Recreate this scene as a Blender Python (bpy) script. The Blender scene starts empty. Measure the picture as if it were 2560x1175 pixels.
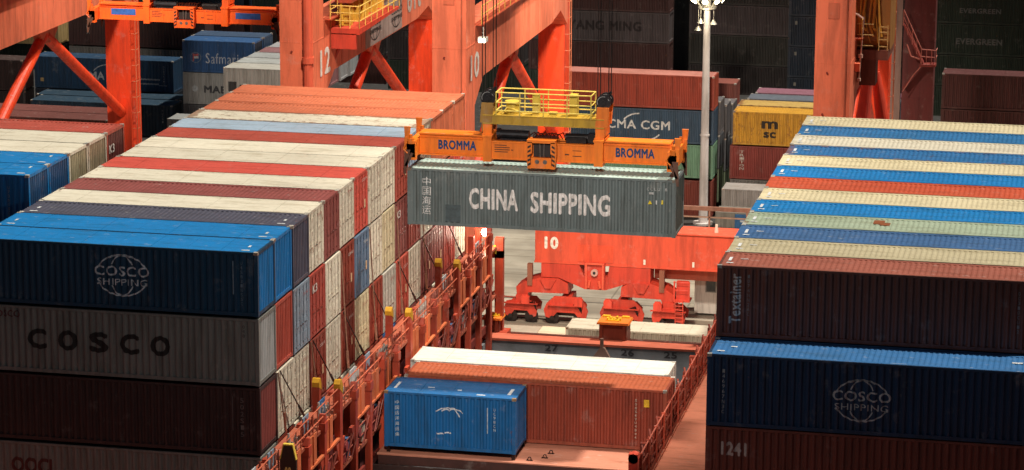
import bpy, math, random
from mathutils import Matrix, Vector
random.seed(11)
R_ = math.radians
sc = bpy.context.scene
C = sc.collection

# ------------------------------------------------------------------ materials
def new_mat(name):
    m = bpy.data.materials.new(name); m.use_nodes = True
    nt = m.node_tree; nt.nodes.clear()
    out = nt.nodes.new('ShaderNodeOutputMaterial')
    b = nt.nodes.new('ShaderNodeBsdfPrincipled')
    nt.links.new(b.outputs[0], out.inputs[0])
    return m, nt, b
def node(nt, t, **k):
    n = nt.nodes.new(t)
    for a, v in k.items():
        if a in n.inputs: n.inputs[a].default_value = v
        else: setattr(n, a, v)
    return n
def noise(nt, vec, scale, detail=5, rough=.6):
    n = node(nt, 'ShaderNodeTexNoise'); n.inputs['Scale'].default_value = scale
    n.inputs['Detail'].default_value = detail; n.inputs['Roughness'].default_value = rough
    nt.links.new(vec, n.inputs['Vector']); return n.outputs['Fac']
def ramp(nt, fac, p0, p1, c0=(0,0,0,1), c1=(1,1,1,1)):
    r = node(nt, 'ShaderNodeValToRGB'); e = r.color_ramp.elements
    e[0].position = p0; e[1].position = p1; e[0].color = c0; e[1].color = c1
    nt.links.new(fac, r.inputs[0]); return r.outputs[0]
def mix(nt, fac, a, b, mode='MIX'):
    m = node(nt, 'ShaderNodeMix', data_type='RGBA', blend_type=mode)
    for s, v in ((m.inputs[0], fac), (m.inputs[6], a), (m.inputs[7], b)):
        if isinstance(v, (int, float)): s.default_value = v
        elif isinstance(v, tuple): s.default_value = v
        else: nt.links.new(v, s)
    return m.outputs[2]
def math_(nt, op, a, b=None):
    m = node(nt, 'ShaderNodeMath', operation=op)
    for i, v in enumerate((a, b)):
        if v is None: continue
        if isinstance(v, (int, float)): m.inputs[i].default_value = v
        else: nt.links.new(v, m.inputs[i])
    return m.outputs[0]
def coords(nt, sx, sy, sz):
    g = node(nt, 'ShaderNodeNewGeometry'); oi = node(nt, 'ShaderNodeObjectInfo')
    mp = node(nt, 'ShaderNodeMapping'); mp.inputs['Scale'].default_value = (sx, sy, sz)
    nt.links.new(g.outputs['Position'], mp.inputs['Vector']); return mp.outputs[0], oi

def paint_material(name, rust_amt, dirt, rough, streak=(2.2, 2.2, .22), metal=0.0):
    """weathered paint: the colour and (alpha) wear come from each object's own colour"""
    m, nt, b = new_mat(name)
    v1, oi = coords(nt, 1, 1, 1)
    vs, _ = coords(nt, *streak)
    col = oi.outputs['Color']
    big = noise(nt, v1, .35, 4)
    c = mix(nt, 1.0, col, ramp(nt, big, .32, .7, (.88,.87,.86,1), (1.0,1.0,1.0,1)), 'MULTIPLY')
    st = noise(nt, vs, 1.6, 6, .65)
    gn = node(nt, 'ShaderNodeNewGeometry'); sx_ = node(nt, 'ShaderNodeSeparateXYZ'); nt.links.new(gn.outputs['Normal'], sx_.inputs[0])
    side = math_(nt, 'SUBTRACT', 1.0, math_(nt, 'MULTIPLY', math_(nt, 'MAXIMUM', sx_.outputs['Z'], 0.0), .72))
    c = mix(nt, side, c, mix(nt, 1.0, c, ramp(nt, st, .36, .56, (1-dirt,1-dirt*1.04,1-dirt*1.1,1), (1,1,1,1)), 'MULTIPLY'))
    # faded, chalky patches
    fd = noise(nt, v1, 1.1, 6, .7)
    c = mix(nt, math_(nt, 'MULTIPLY', ramp(nt, fd, .58, .75), math_(nt, 'MULTIPLY', side, .2)), c, (.55,.5,.45,1))
    # rust
    rn = noise(nt, v1, 2.6, 8, .75)
    wear = math_(nt, 'SUBTRACT', 1.0, oi.outputs['Alpha'])
    tc = node(nt, 'ShaderNodeTexCoord'); sg = node(nt, 'ShaderNodeSeparateXYZ'); nt.links.new(tc.outputs['Generated'], sg.inputs[0])
    ex = math_(nt, 'ABSOLUTE', math_(nt, 'SUBTRACT', sg.outputs['X'], .5)); ey = math_(nt, 'ABSOLUTE', math_(nt, 'SUBTRACT', sg.outputs['Y'], .5))
    edge = math_(nt, 'MAXIMUM', ramp(nt, ex, .465, .5), math_(nt, 'MULTIPLY', ramp(nt, ey, .40, .5), .55))
    thr = math_(nt, 'SUBTRACT', .74 - rust_amt, math_(nt, 'MULTIPLY', wear, math_(nt, 'ADD', .20, math_(nt, 'MULTIPLY', edge, .30))))
    rm = math_(nt, 'MULTIPLY', math_(nt, 'SUBTRACT', rn, thr), 14.0)
    rc = node(nt, 'ShaderNodeClamp'); nt.links.new(rm, rc.inputs[0])
    c = mix(nt, math_(nt, 'MULTIPLY', rc.outputs[0], .75), c, ramp(nt, fd, .35, .65, (.10,.035,.015,1), (.30,.11,.04,1)))
    # small dark scuffs
    sn = noise(nt, v1, 7.0, 3, .5)
    c = mix(nt, math_(nt, 'MULTIPLY', ramp(nt, sn, .72, .77), .4), c, (.05,.04,.035,1))
    # long soft grime stains and pale scratches on upward faces
    vg, _ = coords(nt, .35, 2.0, 1); g2 = noise(nt, vg, 1.3, 7, .7)
    up = math_(nt, 'SUBTRACT', 1.0, side)
    c = mix(nt, math_(nt, 'MULTIPLY', up, 1.0), c, mix(nt, 1.0, c, ramp(nt, g2, .36, .50, (.66,.62,.55,1), (1,1,1,1)), 'MULTIPLY'))
    vz, _ = coords(nt, 1.1, 6.5, 1); g3 = noise(nt, vz, 1.6, 2, .4)
    c = mix(nt, math_(nt, 'MULTIPLY', math_(nt, 'MULTIPLY', up, ramp(nt, g3, .70, .73)), .6), c, (.62,.60,.56,1))
    nt.links.new(c, b.inputs['Base Color'])
    nt.links.new(ramp(nt, st, .3, .7, (rough+.12,)*3+(1,), (rough-.08,)*3+(1,)), b.inputs['Roughness'])
    b.inputs['Metallic'].default_value = metal
    bp = node(nt, 'ShaderNodeBump'); bp.inputs['Strength'].default_value = .5; bp.inputs['Distance'].default_value = .05
    nt.links.new(noise(nt, v1, 1.5, 3), bp.inputs['Height']); nt.links.new(bp.outputs[0], b.inputs['Normal'])
    return m
M_PAINT = paint_material('container_paint', .00, .34, .52)
M_CRANE = paint_material('crane_paint', .02, .30, .5, (1.2, 1.2, .18))
M_DECK = paint_material('deck_paint', .03, .3, .6, (.5, .5, .5))
def simple(name, rough=.5, emit=None, strength=0, worn=True, metal=0):
    m, nt, b = new_mat(name); oi = node(nt, 'ShaderNodeObjectInfo')
    v, _ = coords(nt, 1, 1, 1)
    if worn:
        n = noise(nt, v, 5, 6, .7)
        c = mix(nt, 1.0, oi.outputs['Color'], ramp(nt, n, .35, .6, (.62,.6,.58,1), (1,1,1,1)), 'MULTIPLY')
        nt.links.new(c, b.inputs['Base Color'])
    else: nt.links.new(oi.outputs['Color'], b.inputs['Base Color'])
    b.inputs['Roughness'].default_value = rough; b.inputs['Metallic'].default_value = metal
    if emit: b.inputs['Emission Color'].default_value = emit; b.inputs['Emission Strength'].default_value = strength
    return m
M_MARK = simple('stencil_paint', .55)
M_METAL = simple('greased_steel', .35, metal=.6)
M_LAMP = simple('lamp_glow', .4, (1,.93,.75,1), 60, False)
M_LAMP2 = simple('mast_lamp_glow', .4, (1,.9,.62,1), 9, False)
# concrete quay
M_QUAY, nt, b = new_mat('quay_concrete')
v, _ = coords(nt, 1, 1, 1); vx, _ = coords(nt, .12, 1, 1)
c = ramp(nt, noise(nt, vx, .5, 7), .3, .7, (.33,.29,.23,1), (.46,.41,.33,1))
c = mix(nt, 1, c, ramp(nt, noise(nt, v, .25, 6), .4, .62, (.72,.7,.68,1), (1,1,1,1)), 'MULTIPLY')
c = mix(nt, math_(nt, 'MULTIPLY', ramp(nt, noise(nt, v, 1.3, 8, .8), .6, .75), .5), c, (.13,.11,.09,1))
br = node(nt, 'ShaderNodeTexBrick'); br.inputs['Scale'].default_value = .045; br.inputs['Mortar Size'].default_value = .003
br.inputs['Color1'].default_value = br.inputs['Color2'].default_value = (1,1,1,1); br.inputs['Mortar'].default_value = (.6,.58,.55,1)
nt.links.new(v, br.inputs['Vector'])
c = mix(nt, 1, c, br.outputs[0], 'MULTIPLY')
vt, _ = coords(nt, .03, .9, 1); c = mix(nt, math_(nt, 'MULTIPLY', ramp(nt, noise(nt, vt, .9, 3, .5), .56, .68), .45), c, (.12,.105,.09,1))
nt.links.new(c, b.inputs['Base Color']); b.inputs['Roughness'].default_value = .8
# water
M_WATER, nt, b = new_mat('harbour_water')
b.inputs['Base Color'].default_value = (.01,.025,.03,1); b.inputs['Roughness'].default_value = .12
v, _ = coords(nt, 1, 1, 1); bp = node(nt, 'ShaderNodeBump'); bp.inputs['Strength'].default_value = .4
nt.links.new(noise(nt, v, .8, 5), bp.inputs['Height']); nt.links.new(bp.outputs[0], b.inputs['Normal'])
M_GLASS, nt, b = new_mat('dark_glass')
v, _ = coords(nt, 1, 1, 1); nt.links.new(ramp(nt, noise(nt, v, 3), .3, .7, (.02,.03,.035,1), (.06,.08,.08,1)), b.inputs['Base Color'])
b.inputs['Roughness'].default_value = .1

# ------------------------------------------------------------------ mesh helper
class MB:
    def __init__(s): s.v = []; s.f = []; s.cut = []
    def add(s, vs, fs):
        n = len(s.v); s.cut.append((n, len(s.f))); s.v += [tuple(p) for p in vs]; s.f += [tuple(i+n for i in f) for f in fs]; return s
    def box(s, x0, x1, y0, y1, z0, z1):
        return s.add([(x0,y0,z0),(x1,y0,z0),(x1,y1,z0),(x0,y1,z0),(x0,y0,z1),(x1,y0,z1),(x1,y1,z1),(x0,y1,z1)],
              [(0,3,2,1),(4,5,6,7),(0,1,5,4),(1,2,6,5),(2,3,7,6),(3,0,4,7)])
    def tube(s, p, q, r, n=8, r2=None, cap=True):
        p = Vector(p); q = Vector(q); d = (q-p).normalized(); r2 = r if r2 is None else r2
        u = d.cross(Vector((0,0,1)) if abs(d.z) < .9 else Vector((1,0,0))).normalized(); w = d.cross(u)
        vs = []; 
        for c, rr in ((p, r), (q, r2)):
            for i in range(n):
                a = 2*math.pi*i/n; vs.append(c+u*(rr*math.cos(a))+w*(rr*math.sin(a)))
        fs = [(i, i+n, (i+1)%n+n, (i+1)%n) for i in range(n)]
        if cap: fs += [tuple(range(n)), tuple(range(2*n-1, n-1, -1))]
        return s.add(vs, fs)
    def path(s, pts, r, n=6):
        for a, b in zip(pts, pts[1:]): s.tube(a, b, r, n)
        return s
    def bar(s, p, q, w, h):
        p = Vector(p); q = Vector(q); d = (q-p).normalized()
        u = d.cross(Vector((0,0,1)) if abs(d.z) < .95 else Vector((0,1,0))).normalized()*(w/2); t = u.cross(d).normalized()*(h/2)
        vs = [c+a*u+b*t for c in (p, q) for a, b in ((-1,-1),(1,-1),(1,1),(-1,1))]
        return s.add(vs, [(0,1,2,3),(7,6,5,4),(0,4,5,1),(1,5,6,2),(2,6,7,3),(3,7,4,0)])
    def prism(s, pts, y0, y1):          # polygon in XZ, extruded along Y
        n = len(pts); vs = [(x, y0, z) for x, z in pts]+[(x, y1, z) for x, z in pts]
        fs = [tuple(range(n)), tuple(range(2*n-1, n-1, -1))]+[((i+1)%n, i, i+n, (i+1)%n+n) for i in range(n)]
        return s.add(vs, fs)
    def prismY(s, pts, x0, x1):         # polygon in YZ, extruded along X
        n = len(pts); vs = [(x0, y, z) for y, z in pts]+[(x1, y, z) for y, z in pts]
        fs = [tuple(range(n)), tuple(range(2*n-1, n-1, -1))]+[((i+1)%n, i, i+n, (i+1)%n+n) for i in range(n)]
        return s.add(vs, fs)
    def wheel(s, x, y0, y1, z, r, n=20): return s.tube((x,y0,z), (x,y1,z), r, n)
    def mesh(s, name, mat):
        me = bpy.data.meshes.new(name); me.from_pydata(s.v, [], s.f); me.materials.append(mat); me.update()
        import bmesh
        bm = bmesh.new(); bm.from_mesh(me); bmesh.ops.recalc_face_normals(bm, faces=bm.faces); bm.to_mesh(me); bm.free()
        return me
def ob(name, me, parent=None, col=(1,1,1,1), loc=(0,0,0), rot=(0,0,0)):
    if isinstance(me, tuple): me = me[0].mesh(name, me[1])
    o = bpy.data.objects.new(name, me); C.objects.link(o)
    o.location = loc; o.rotation_euler = rot
    if parent: o.parent = parent
    o.color = col if len(col) == 4 else tuple(col)+(1,)
    return o
def tag(o, label, cat, group=None, kind=None):
    if label: o['label'] = label
    if cat: o['category'] = cat
    if group: o['group'] = group
    if kind: o['kind'] = kind
    return o
def empty(name, loc, label, cat, group=None):
    o = bpy.data.objects.new(name, None); C.objects.link(o); o.location = loc; o.empty_display_size = .2
    return tag(o, label, cat, group)

# ------------------------------------------------------------------ lettering
_tx = {}
def text_mesh(s, bold=.02, spacing=1.0):
    key = (s, bold, spacing)
    if key in _tx: return _tx[key]
    cu = bpy.data.curves.new('lettering', 'FONT'); cu.body = s; cu.size = 1
    cu.space_character = spacing*(1.0 if len(s) < 2 else 1.08); cu.resolution_u = 3
    o = bpy.data.objects.new('tmp', cu); C.objects.link(o); bpy.context.view_layer.update()
    me = bpy.data.meshes.new_from_object(o.evaluated_get(bpy.context.evaluated_depsgraph_get()))
    bpy.data.objects.remove(o); me.name = 'lettering'; me.materials.clear(); me.materials.append(M_MARK)
    if bold > .012 and me.vertices:
        vs = [tuple(v.co) for v in me.vertices]; fs = [tuple(q.vertices) for q in me.polygons]; V, F = [], []
        for q, (dx, dy) in enumerate(((0,0),(1,0),(-1,0),(0,1),(0,-1),(.7,.7),(-.7,.7),(.7,-.7),(-.7,-.7))):
            n0 = len(V); V += [(x+dx*bold*.9, y+dy*bold*.9, -.0012*q) for x, y, z in vs]; F += [tuple(i+n0 for i in f) for f in fs]
        me = bpy.data.meshes.new('lettering'); me.from_pydata(V, [], F); me.materials.append(M_MARK); me.update()
    xs = [v.co.x for v in me.vertices] or [0, 1]; ys = [v.co.y for v in me.vertices] or [0, 1]
    x0, x1, y0, y1 = min(xs), max(xs), min(ys), max(ys)
    for v in me.vertices: v.co = ((v.co.x-x0)/(x1-x0), (v.co.y-y0)/(y1-y0), v.co.z+.0108)
    _tx[key] = me; return me
def lettering(parent, s, face, pos, w, h, col, bold=.02, rotate=0, spacing=1.0, name='lettering'):
    """unit lettering scaled to w x h; face '-y', '+x' or '+z'; pos = lower left corner"""
    me = text_mesh(s, bold, spacing)
    o = bpy.data.objects.new(name, me); C.objects.link(o); o.parent = parent; o.color = tuple(col)+(1,)
    S = Matrix.Diagonal((w, h, 1, 1)); Rr = Matrix.Rotation(R_(rotate), 4, 'Z')
    F = {'-y': Matrix.Rotation(R_(90), 4, 'X'), '+x': Matrix.Rotation(R_(90), 4, 'Z') @ Matrix.Rotation(R_(90), 4, 'X'), '+z': Matrix.Identity(4)}[face]
    T = Matrix.Translation(pos) @ F @ Rr @ S
    if face == '-y' and parent.name in SIDE_L and name != 'id_marking':
        me = me.copy(); me.transform(T); conform(me, SIDE_L[parent.name]); o.data = me
    else: o.matrix_local = T
    return o
SIDE_L = {}
def conform(me, L):
    """cut a flat marking along the rib lines of a container side and press it onto the corrugation"""
    import bmesh
    pr = wave(.16, L-.16, .28, .016, .09); xs = [v.co.x for v in me.vertices]; x0, x1 = min(xs), max(xs)
    bm = bmesh.new(); bm.from_mesh(me)
    for x, d in pr:
        if x0 < x < x1: bmesh.ops.bisect_plane(bm, geom=bm.verts[:]+bm.edges[:]+bm.faces[:], plane_co=(x, 0, 0), plane_no=(1, 0, 0), dist=1e-5)
    ymax = max(v.co.y for v in bm.verts)
    for v in bm.verts:
        x = v.co.x; d = .016
        for (a, da), (b, db) in zip(pr, pr[1:]):
            if a <= x <= b: d = da+(db-da)*(x-a)/max(1e-6, b-a); break
        v.co.y = d-.004-(ymax-v.co.y)
    bm.to_mesh(me); bm.free(); me.update()
def arc_strip(mb, cx, cz, rx, rz, a0, a1, th, y, n=14):
    """flat curved stroke in the XZ plane"""
    for i in range(n):
        a, b2 = R_(a0+(a1-a0)*i/n), R_(a0+(a1-a0)*(i+1)/n)
        p = lambda t, k: (cx+(rx+k)*math.cos(t), y, cz+(rz+k)*math.sin(t))
        mb.add([p(a,-th/2), p(b2,-th/2), p(b2,th/2), p(a,th/2)], [(0,1,2,3)])
    return mb

# ------------------------------------------------------------------ containers
W = 2.438
_cm = {}
def cached(key, fn):
    if key not in _cm: _cm[key] = fn()
    return _cm[key]
def frame_mesh(L, H):
    def f():
        m = MB(); p = .16
        m.box(.1, L-.1, .1, W-.1, .08, H-.075)
        for x in (0, L-p):
            for y in (0, W-p): m.box(x, x+p, y, y+p, .0, H)
        for y0, y1 in ((.01, .1), (W-.1, W-.01)):
            m.box(p, L-p, y0, y1, .02, .17); m.box(p, L-p, y0, y1, H-.11, H-.012)
        for x0, x1 in ((.01, .12), (L-.12, L-.01)):
            m.box(x0, x1, p, W-p, .02, .17); m.box(x0, x1, p, W-p, H-.15, H-.012)
        return m.mesh('container_frame', M_PAINT)
    return cached(('f', L, H), f)
def wave(a0, a1, per, d0, d1):
    """trapezoid profile as (position, depth) pairs"""
    n = max(1, round((a1-a0)/per)); per = (a1-a0)/n; out = []
    for i in range(n):
        s = a0+i*per; out += [(s, d0), (s+.27*per, d0), (s+.5*per, d1), (s+.77*per, d1)]
    return out+[(a1, d0)]
def side_mesh(L, H, back=False):
    def f():
        pr = wave(.16, L-.16, .28, .016, .09); m = MB(); z0, z1 = .17, H-.11
        y = (lambda d: W-d) if back else (lambda d: d)
        vs = [(x, y(d), z) for x, d in pr for z in (z0, z1)]
        m.add(vs, [(2*i, 2*i+2, 2*i+3, 2*i+1) for i in range(len(pr)-1)])
        for x, d in pr[:-1][::1]: pass
        return m.mesh('side_panel', M_PAINT)
    return cached(('s', L, H, back), f)
def roof_mesh(L, H, kind):
    def f():
        m = MB(); y0, y1 = .1, W-.1
        if kind == 'rib':
            pr = wave(.25, L-.25, .215, H-.016, H-.036)
            vs = [(x, y, z) for x, z in pr for y in (y0+.16, y1-.16)]
            m.add(vs, [(2*i, 2*i+2, 2*i+3, 2*i+1) for i in range(len(pr)-1)])
            m.box(.12, .25, y0, y1, H-.07, H-.018); m.box(L-.25, L-.12, y0, y1, H-.07, H-.018)
            m.box(.25, L-.25, y0, y0+.16, H-.07, H-.013); m.box(.25, L-.25, y1-.16, y1, H-.07, H-.013)
        else:
            n = 8 if L > 8 else 4; st = (L-.24)/n
            for i in range(n): m.box(.12+i*st+.006, .12+(i+1)*st-.006, y0, y1, H-.07, H-.012-.003*(i % 2))
        return m.mesh('roof', M_PAINT)
    return cached(('r', L, H, kind), f)
def end_mesh(L, H):
    def f():
        pr = wave(.16, W-.16, .235, .02, .065); m = MB(); z0, z1 = .17, H-.15
        vs = [(L-d, y, z) for y, d in pr for z in (z0, z1)]
        m.add(vs, [(2*i, 2*i+2, 2*i+3, 2*i+1) for i in range(len(pr)-1)])
        return m.mesh('end_wall', M_PAINT)
    return cached(('e', L, H), f)
def door_mesh(L, H, k):
    def f():
        m = MB(); y0, y1 = ((.165, W/2-.008), (W/2+.008, W-.165))[k]; z0, z1 = .18, H-.16
        m.box(L-.09, L-.02, y0, y1, z0, z1)
        n = 4; hh = (z1-z0-.1)/n
        for i in range(n): m.box(L-.02, L-.012, y0+.06, y1-.06, z0+.06+i*hh, z0+.06+i*hh+hh*.72)
        return m.mesh('door', M_PAINT)
    return cached(('d', L, H, k), f)
def rod_mesh(L, H, y):
    def f():
        m = MB(); m.tube((L-.006, y, .1), (L-.006, y, H-.1), .017, 6)
        m.bar((L+.004, y, 1.05), (L+.004, y+(.34 if y < W/2 else -.34), 1.05), .02, .035)
        for z in (.25, H*.45, H-.3): m.box(L-.03, L+.012, y-.05, y+.05, z-.03, z+.03)
        return m.mesh('lock_rod', M_METAL)
    return cached(('k', L, H, y), f)
def casting_mesh():
    return cached('cc', lambda: MB().box(-.004, .178, -.004, .162, -.118, .004).box(.05,.13,.05,.11,.0,.008).mesh('corner_casting', M_PAINT))

BLUE=(.003,.20,.54); BLUE2=(.035,.15,.38); NAVY=(.085,.085,.125); WHITE=(.80,.74,.60); CREAM=(.70,.61,.40); GREYW=(.52,.50,.44)
MAROON=(.27,.068,.06); RED=(.72,.10,.07); RUST=(.50,.085,.055); LBLUE=(.40,.52,.66); ORANGE=(.56,.15,.07); MINT=(.42,.51,.38)
BROWN=(.30,.045,.025); STEELB=(.12,.20,.31); LGREY=(.42,.44,.44); TEAL=(.14,.175,.178); GREEN=(.20,.42,.27); YELL=(.62,.32,.03)
CMAB=(.015,.055,.12); DGREEN=(.012,.035,.02); DARK=(.05,.04,.04)
def shade(c, f): return tuple(min(1, x*f) for x in c)
def container(x, y, ztop, col, label, L=12.19, H=2.87, roof='rib', side=True, end='door', top=True, wear=.25, group=None,
              roofcol=None, shaded_sidecol=None, cast=(.75,.72,.66), name='shipping_container', endcol=None, back=False, parts=True, rough_top=0):
    j = random.uniform(.92, 1.06); col = shade(col, j); a = (1-wear,)
    o = ob(name, frame_mesh(L, H), None, shade(shaded_sidecol or col, .95)+a, (x, y, ztop-H)); tag(o, label, 'container', group)
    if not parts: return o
    if side: ob('side_panel', side_mesh(L, H), o, (shaded_sidecol or col)+a); SIDE_L[o.name] = L
    if back: ob('side_panel', side_mesh(L, H, True), o, col+a)
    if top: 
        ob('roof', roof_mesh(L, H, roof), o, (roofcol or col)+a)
        for xx in (0, L-.174):
            for yy in (0, W-.158): ob('corner_casting', casting_mesh(), o, shade(cast, random.uniform(.35, .95))+(.3,), (xx, yy, H))
    if end:
        ec = endcol or col
        if end == 'wall': ob('end_wall', end_mesh(L, H), o, ec+a)
        else:
            for k in (0, 1):
                d = ob('door', door_mesh(L, H, k), o, ec+a)
                for yy in ((.42, .95), (W-.95, W-.42))[k]: ob('lock_rod', rod_mesh(L, H, yy), d, shade(ec, .8)+(1,))
    return o
def pieces(name, mb, mat, col, parent):
    ends = mb.cut[1:]+[(len(mb.v), len(mb.f))]
    for (v0, f0), (v1, f1) in zip(mb.cut, ends):
        k = MB(); k.add(mb.v[v0:v1], [tuple(i-v0 for i in f) for f in mb.f[f0:f1]]); ob(name, (k, mat), parent, col)
def decal(parent, mb, col, name='emblem'):
    if name in ('roof_marking', 'id_marking'): return pieces(name, mb, M_MARK, col, parent)
    o = ob(name, (mb, M_MARK), parent, col)
    if name == 'emblem' and parent.name in SIDE_L: conform(o.data, SIDE_L[parent.name])
    return o
def globe_logo(o, cx, cz, col, s=1.0, y=.008):
    m = MB()
    for a0, a1 in ((22, 158), (202, 338)):
        arc_strip(m, cx, cz, 1.05*s, .82*s, a0, a1, .055*s, y)
    for rx in (.5,):
        for a0, a1 in ((32, 148), (212, 328)): arc_strip(m, cx, cz, rx*s, .8*s, a0, a1, .05*s, y)
    arc_strip(m, cx, cz, .98*s, .8*s, 60, 120, .04*s, y); decal(o, m, col)
    lettering(o, 'COSCO', '-y', (cx-1.12*s, y, cz-.03*s), 2.24*s, .40*s, col, .02)
    lettering(o, 'SHIPPING', '-y', (cx-1.02*s, y, cz-.40*s), 2.04*s, .26*s, col, .01)
def id_column(o, x, ztop, n, col, size=.13, y=.008, seed=1):
    """vertical run of small id characters"""
    rs = random.Random(seed); chars = 'CSNU4731906852'
    for i in range(n):
        lettering(o, rs.choice(chars), '-y', (x, y, ztop-(i+1)*size*1.45), size*.72, size, col, .01, name='id_marking')

ORD = ['first','second','third','fourth','fifth','sixth','seventh','eighth','ninth','tenth','eleventh','twelfth','thirteenth','fourteenth','fifteenth']
P = 2.5
# --- tall left stack: 15 rows deep, 4 tiers, ends face the open bay
LTOP = [(BLUE,'bright blue','flat','wall'),(BLUE,'bright blue','flat','wall'),(NAVY,'slate navy','rib','wall'),(WHITE,'cream white','flat','door'),(MAROON,'maroon','rib','door'),
        (shade(WHITE,.93),'dull cream','flat','door'),(RED,'bright red','flat','door'),(WHITE,'off-white','flat','door'),(shade(WHITE,1.06),'clean white','flat','door'),(RUST,'brick red','flat','door'),
        (LBLUE,'pale blue','flat','door'),(shade(WHITE,.98),'rust-streaked white','flat','door'),(ORANGE,'orange-brown','rib','wall'),(ORANGE,'orange-brown','rib','wall'),(ORANGE,'orange-brown','flat','wall')]
LT2 = [(LGREY,'light grey'),(RUST,'red-brown'),(shade(LBLUE,.72),'pale blue-grey'),(shade(RED,.62),'crimson'),(WHITE,'white'),(BROWN,'dark brown-red'),(STEELB,'steel blue'),(WHITE,'white'),(CREAM,'cream'),
       (MAROON,'maroon'),(shade(RED,.5),'dark red'),(WHITE,'white'),(shade(RUST,.8),'brown-red'),(RUST,'brown-red'),(RED,'red')]
LT3 = [(shade(MAROON,1.0),'dark maroon'),(WHITE,'white'),(shade(WHITE,.85),'greyish white'),(BROWN,'brown-red'),(shade(WHITE,.85),'grey-white'),(BROWN,'dark brown'),(CREAM,'cream'),(BROWN,'brown-red'),(GREYW,'dirty white'),
       (RUST,'red-brown'),(WHITE,'white'),(MAROON,'maroon'),(shade(MAROON,1.2),'maroon'),(shade(RED,.7),'red'),(shade(WHITE,.8),'pinkish white')]
LT4 = [(GREYW,'grey'),(BROWN,'brown'),(WHITE,'white'),(MAROON,'maroon'),(RUST,'red-brown'),(WHITE,'white'),(BROWN,'brown'),(BROWN,'brown'),(BLUE2,'blue'),(RUST,'red-brown'),(MAROON,'maroon'),(BROWN,'brown'),(WHITE,'white'),(RUST,'red-brown'),(MAROON,'maroon')]
ZT = [0, -2.79, -5.71, -8.66]; HH = [2.69, 2.82, 2.85, 2.87]
TN = ['top','second','third','bottom']
ROOFX = {}
for t, rows in enumerate((LTOP, LT2, LT3, LT4)):
    for k in range(15):
        r = rows[k]; c, cn = r[0], r[1]
        roof = r[2] if t == 0 else 'rib'; end = (r[3] if t == 0 else ('wall' if k < 2 and t == 1 or k == 0 else 'door'))
        if t == 3 and k > 4: end = None
        if (t, k) == (0, 0): cn = 'bright blue globe-logo'
        if (t, k) == (1, 0): lab = 'grey corrugated container with widely spaced black letters, front of left stack'
        elif (t, k) == (0, 0): lab = 'bright blue container with white globe emblem topping the front of left stack'
        elif (t, k) == (2, 0): lab = 'dark maroon container in the third tier at the front of left stack'
        elif (t, k) == (3, 0): lab = 'grey container lowest in the picture at the front of left stack'
        else: lab = '%s container, %s row from front, %s tier of the tall left stack' % (cn, ORD[k], TN[t])
        near = k == 0
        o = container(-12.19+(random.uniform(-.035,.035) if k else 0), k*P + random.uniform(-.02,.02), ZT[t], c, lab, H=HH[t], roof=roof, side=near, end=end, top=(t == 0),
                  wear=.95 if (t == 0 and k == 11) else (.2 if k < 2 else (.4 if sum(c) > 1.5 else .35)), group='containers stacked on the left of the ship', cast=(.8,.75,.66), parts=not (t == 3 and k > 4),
                  shaded_sidecol={0:(.004,.045,.10), 1:(.20,.205,.19), 2:(.05,.024,.023), 3:(.23,.225,.20)}[t] if k == 0 else None)  # near fronts: shade put into a darker side colour
        rs = random.Random(t*20+k)
        if t == 0 and k in (0,1,2):
            for xx in (.35, 11.4):
                m = MB(); m.box(xx, xx+.34, .3, .42, HH[0]-.008, HH[0]+.002); m.box(xx+.1, xx+.2, .9, 1.2, HH[0]-.008, HH[0]+.002)
                decal(o, m, (.75,.78,.8), 'roof_marking')
        if end == 'door':
            bright = sum(c) > 1
            if (t, k) in ((1,3),(1,9)): lettering(o, 'K3', '+x', (12.205, .35, 1.95), .7, .38, (.75,.7,.65), .03, name='id_marking')
            elif k % 3 != 1:
                lettering(o, rs.choice(['CCLU 4', 'TGHU', 'BMOU', 'CBHU']), '+x', (12.205, 1.35, 2.25), .8, .13, (.4,.06,.05) if bright else (.7,.65,.6), .01, name='id_marking')
                if not bright: ob('warning_label', (MB().box(12.2, 12.206, 1.75, 1.95, .95, 1.35), M_MARK), o, (.75,.5,.3))
        if (t, k) == (0, 0):
            globe_logo(o, 5.15+12.19-10.0-.95+.0, 1.42, (.62,.68,.74), 1.05)
            ob('id_marking', (MB().box(11.12, 11.17, .004, .008, .9, 2.3), M_MARK), o, (.16,.24,.32)); id_column(o, 11.45, 2.35, 10, (.14,.22,.3), seed=4)
        if (t, k) == (1, 0):
            for i, ch in enumerate('COSCO'): lettering(o, ch, '-y', (2.2+i*1.335, .006, 1.0), .85, .88, (.012,.012,.012), .05)
            lettering(o, 'COSCO', '-y', (.6, .006, 2.3), 1.3, .3, (.10,.02,.02), .02)
            id_column(o, 11.5, 2.6, 3, (.04,.04,.04), seed=5)
        if (t, k) == (2, 0):
            ob('id_marking', (MB().box(11.0, 11.03, .004, .008, 1.0, 2.45), M_MARK), o, (.16,.13,.13)); id_column(o, 11.35, 2.5, 6, (.2,.17,.16), .2, seed=6)
        if (t, k) == (3, 0): lettering(o, 'OOCL', '-y', (1.3, .006, 1.5), 2.0, .7, (.12,.025,.02), .04)

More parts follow.
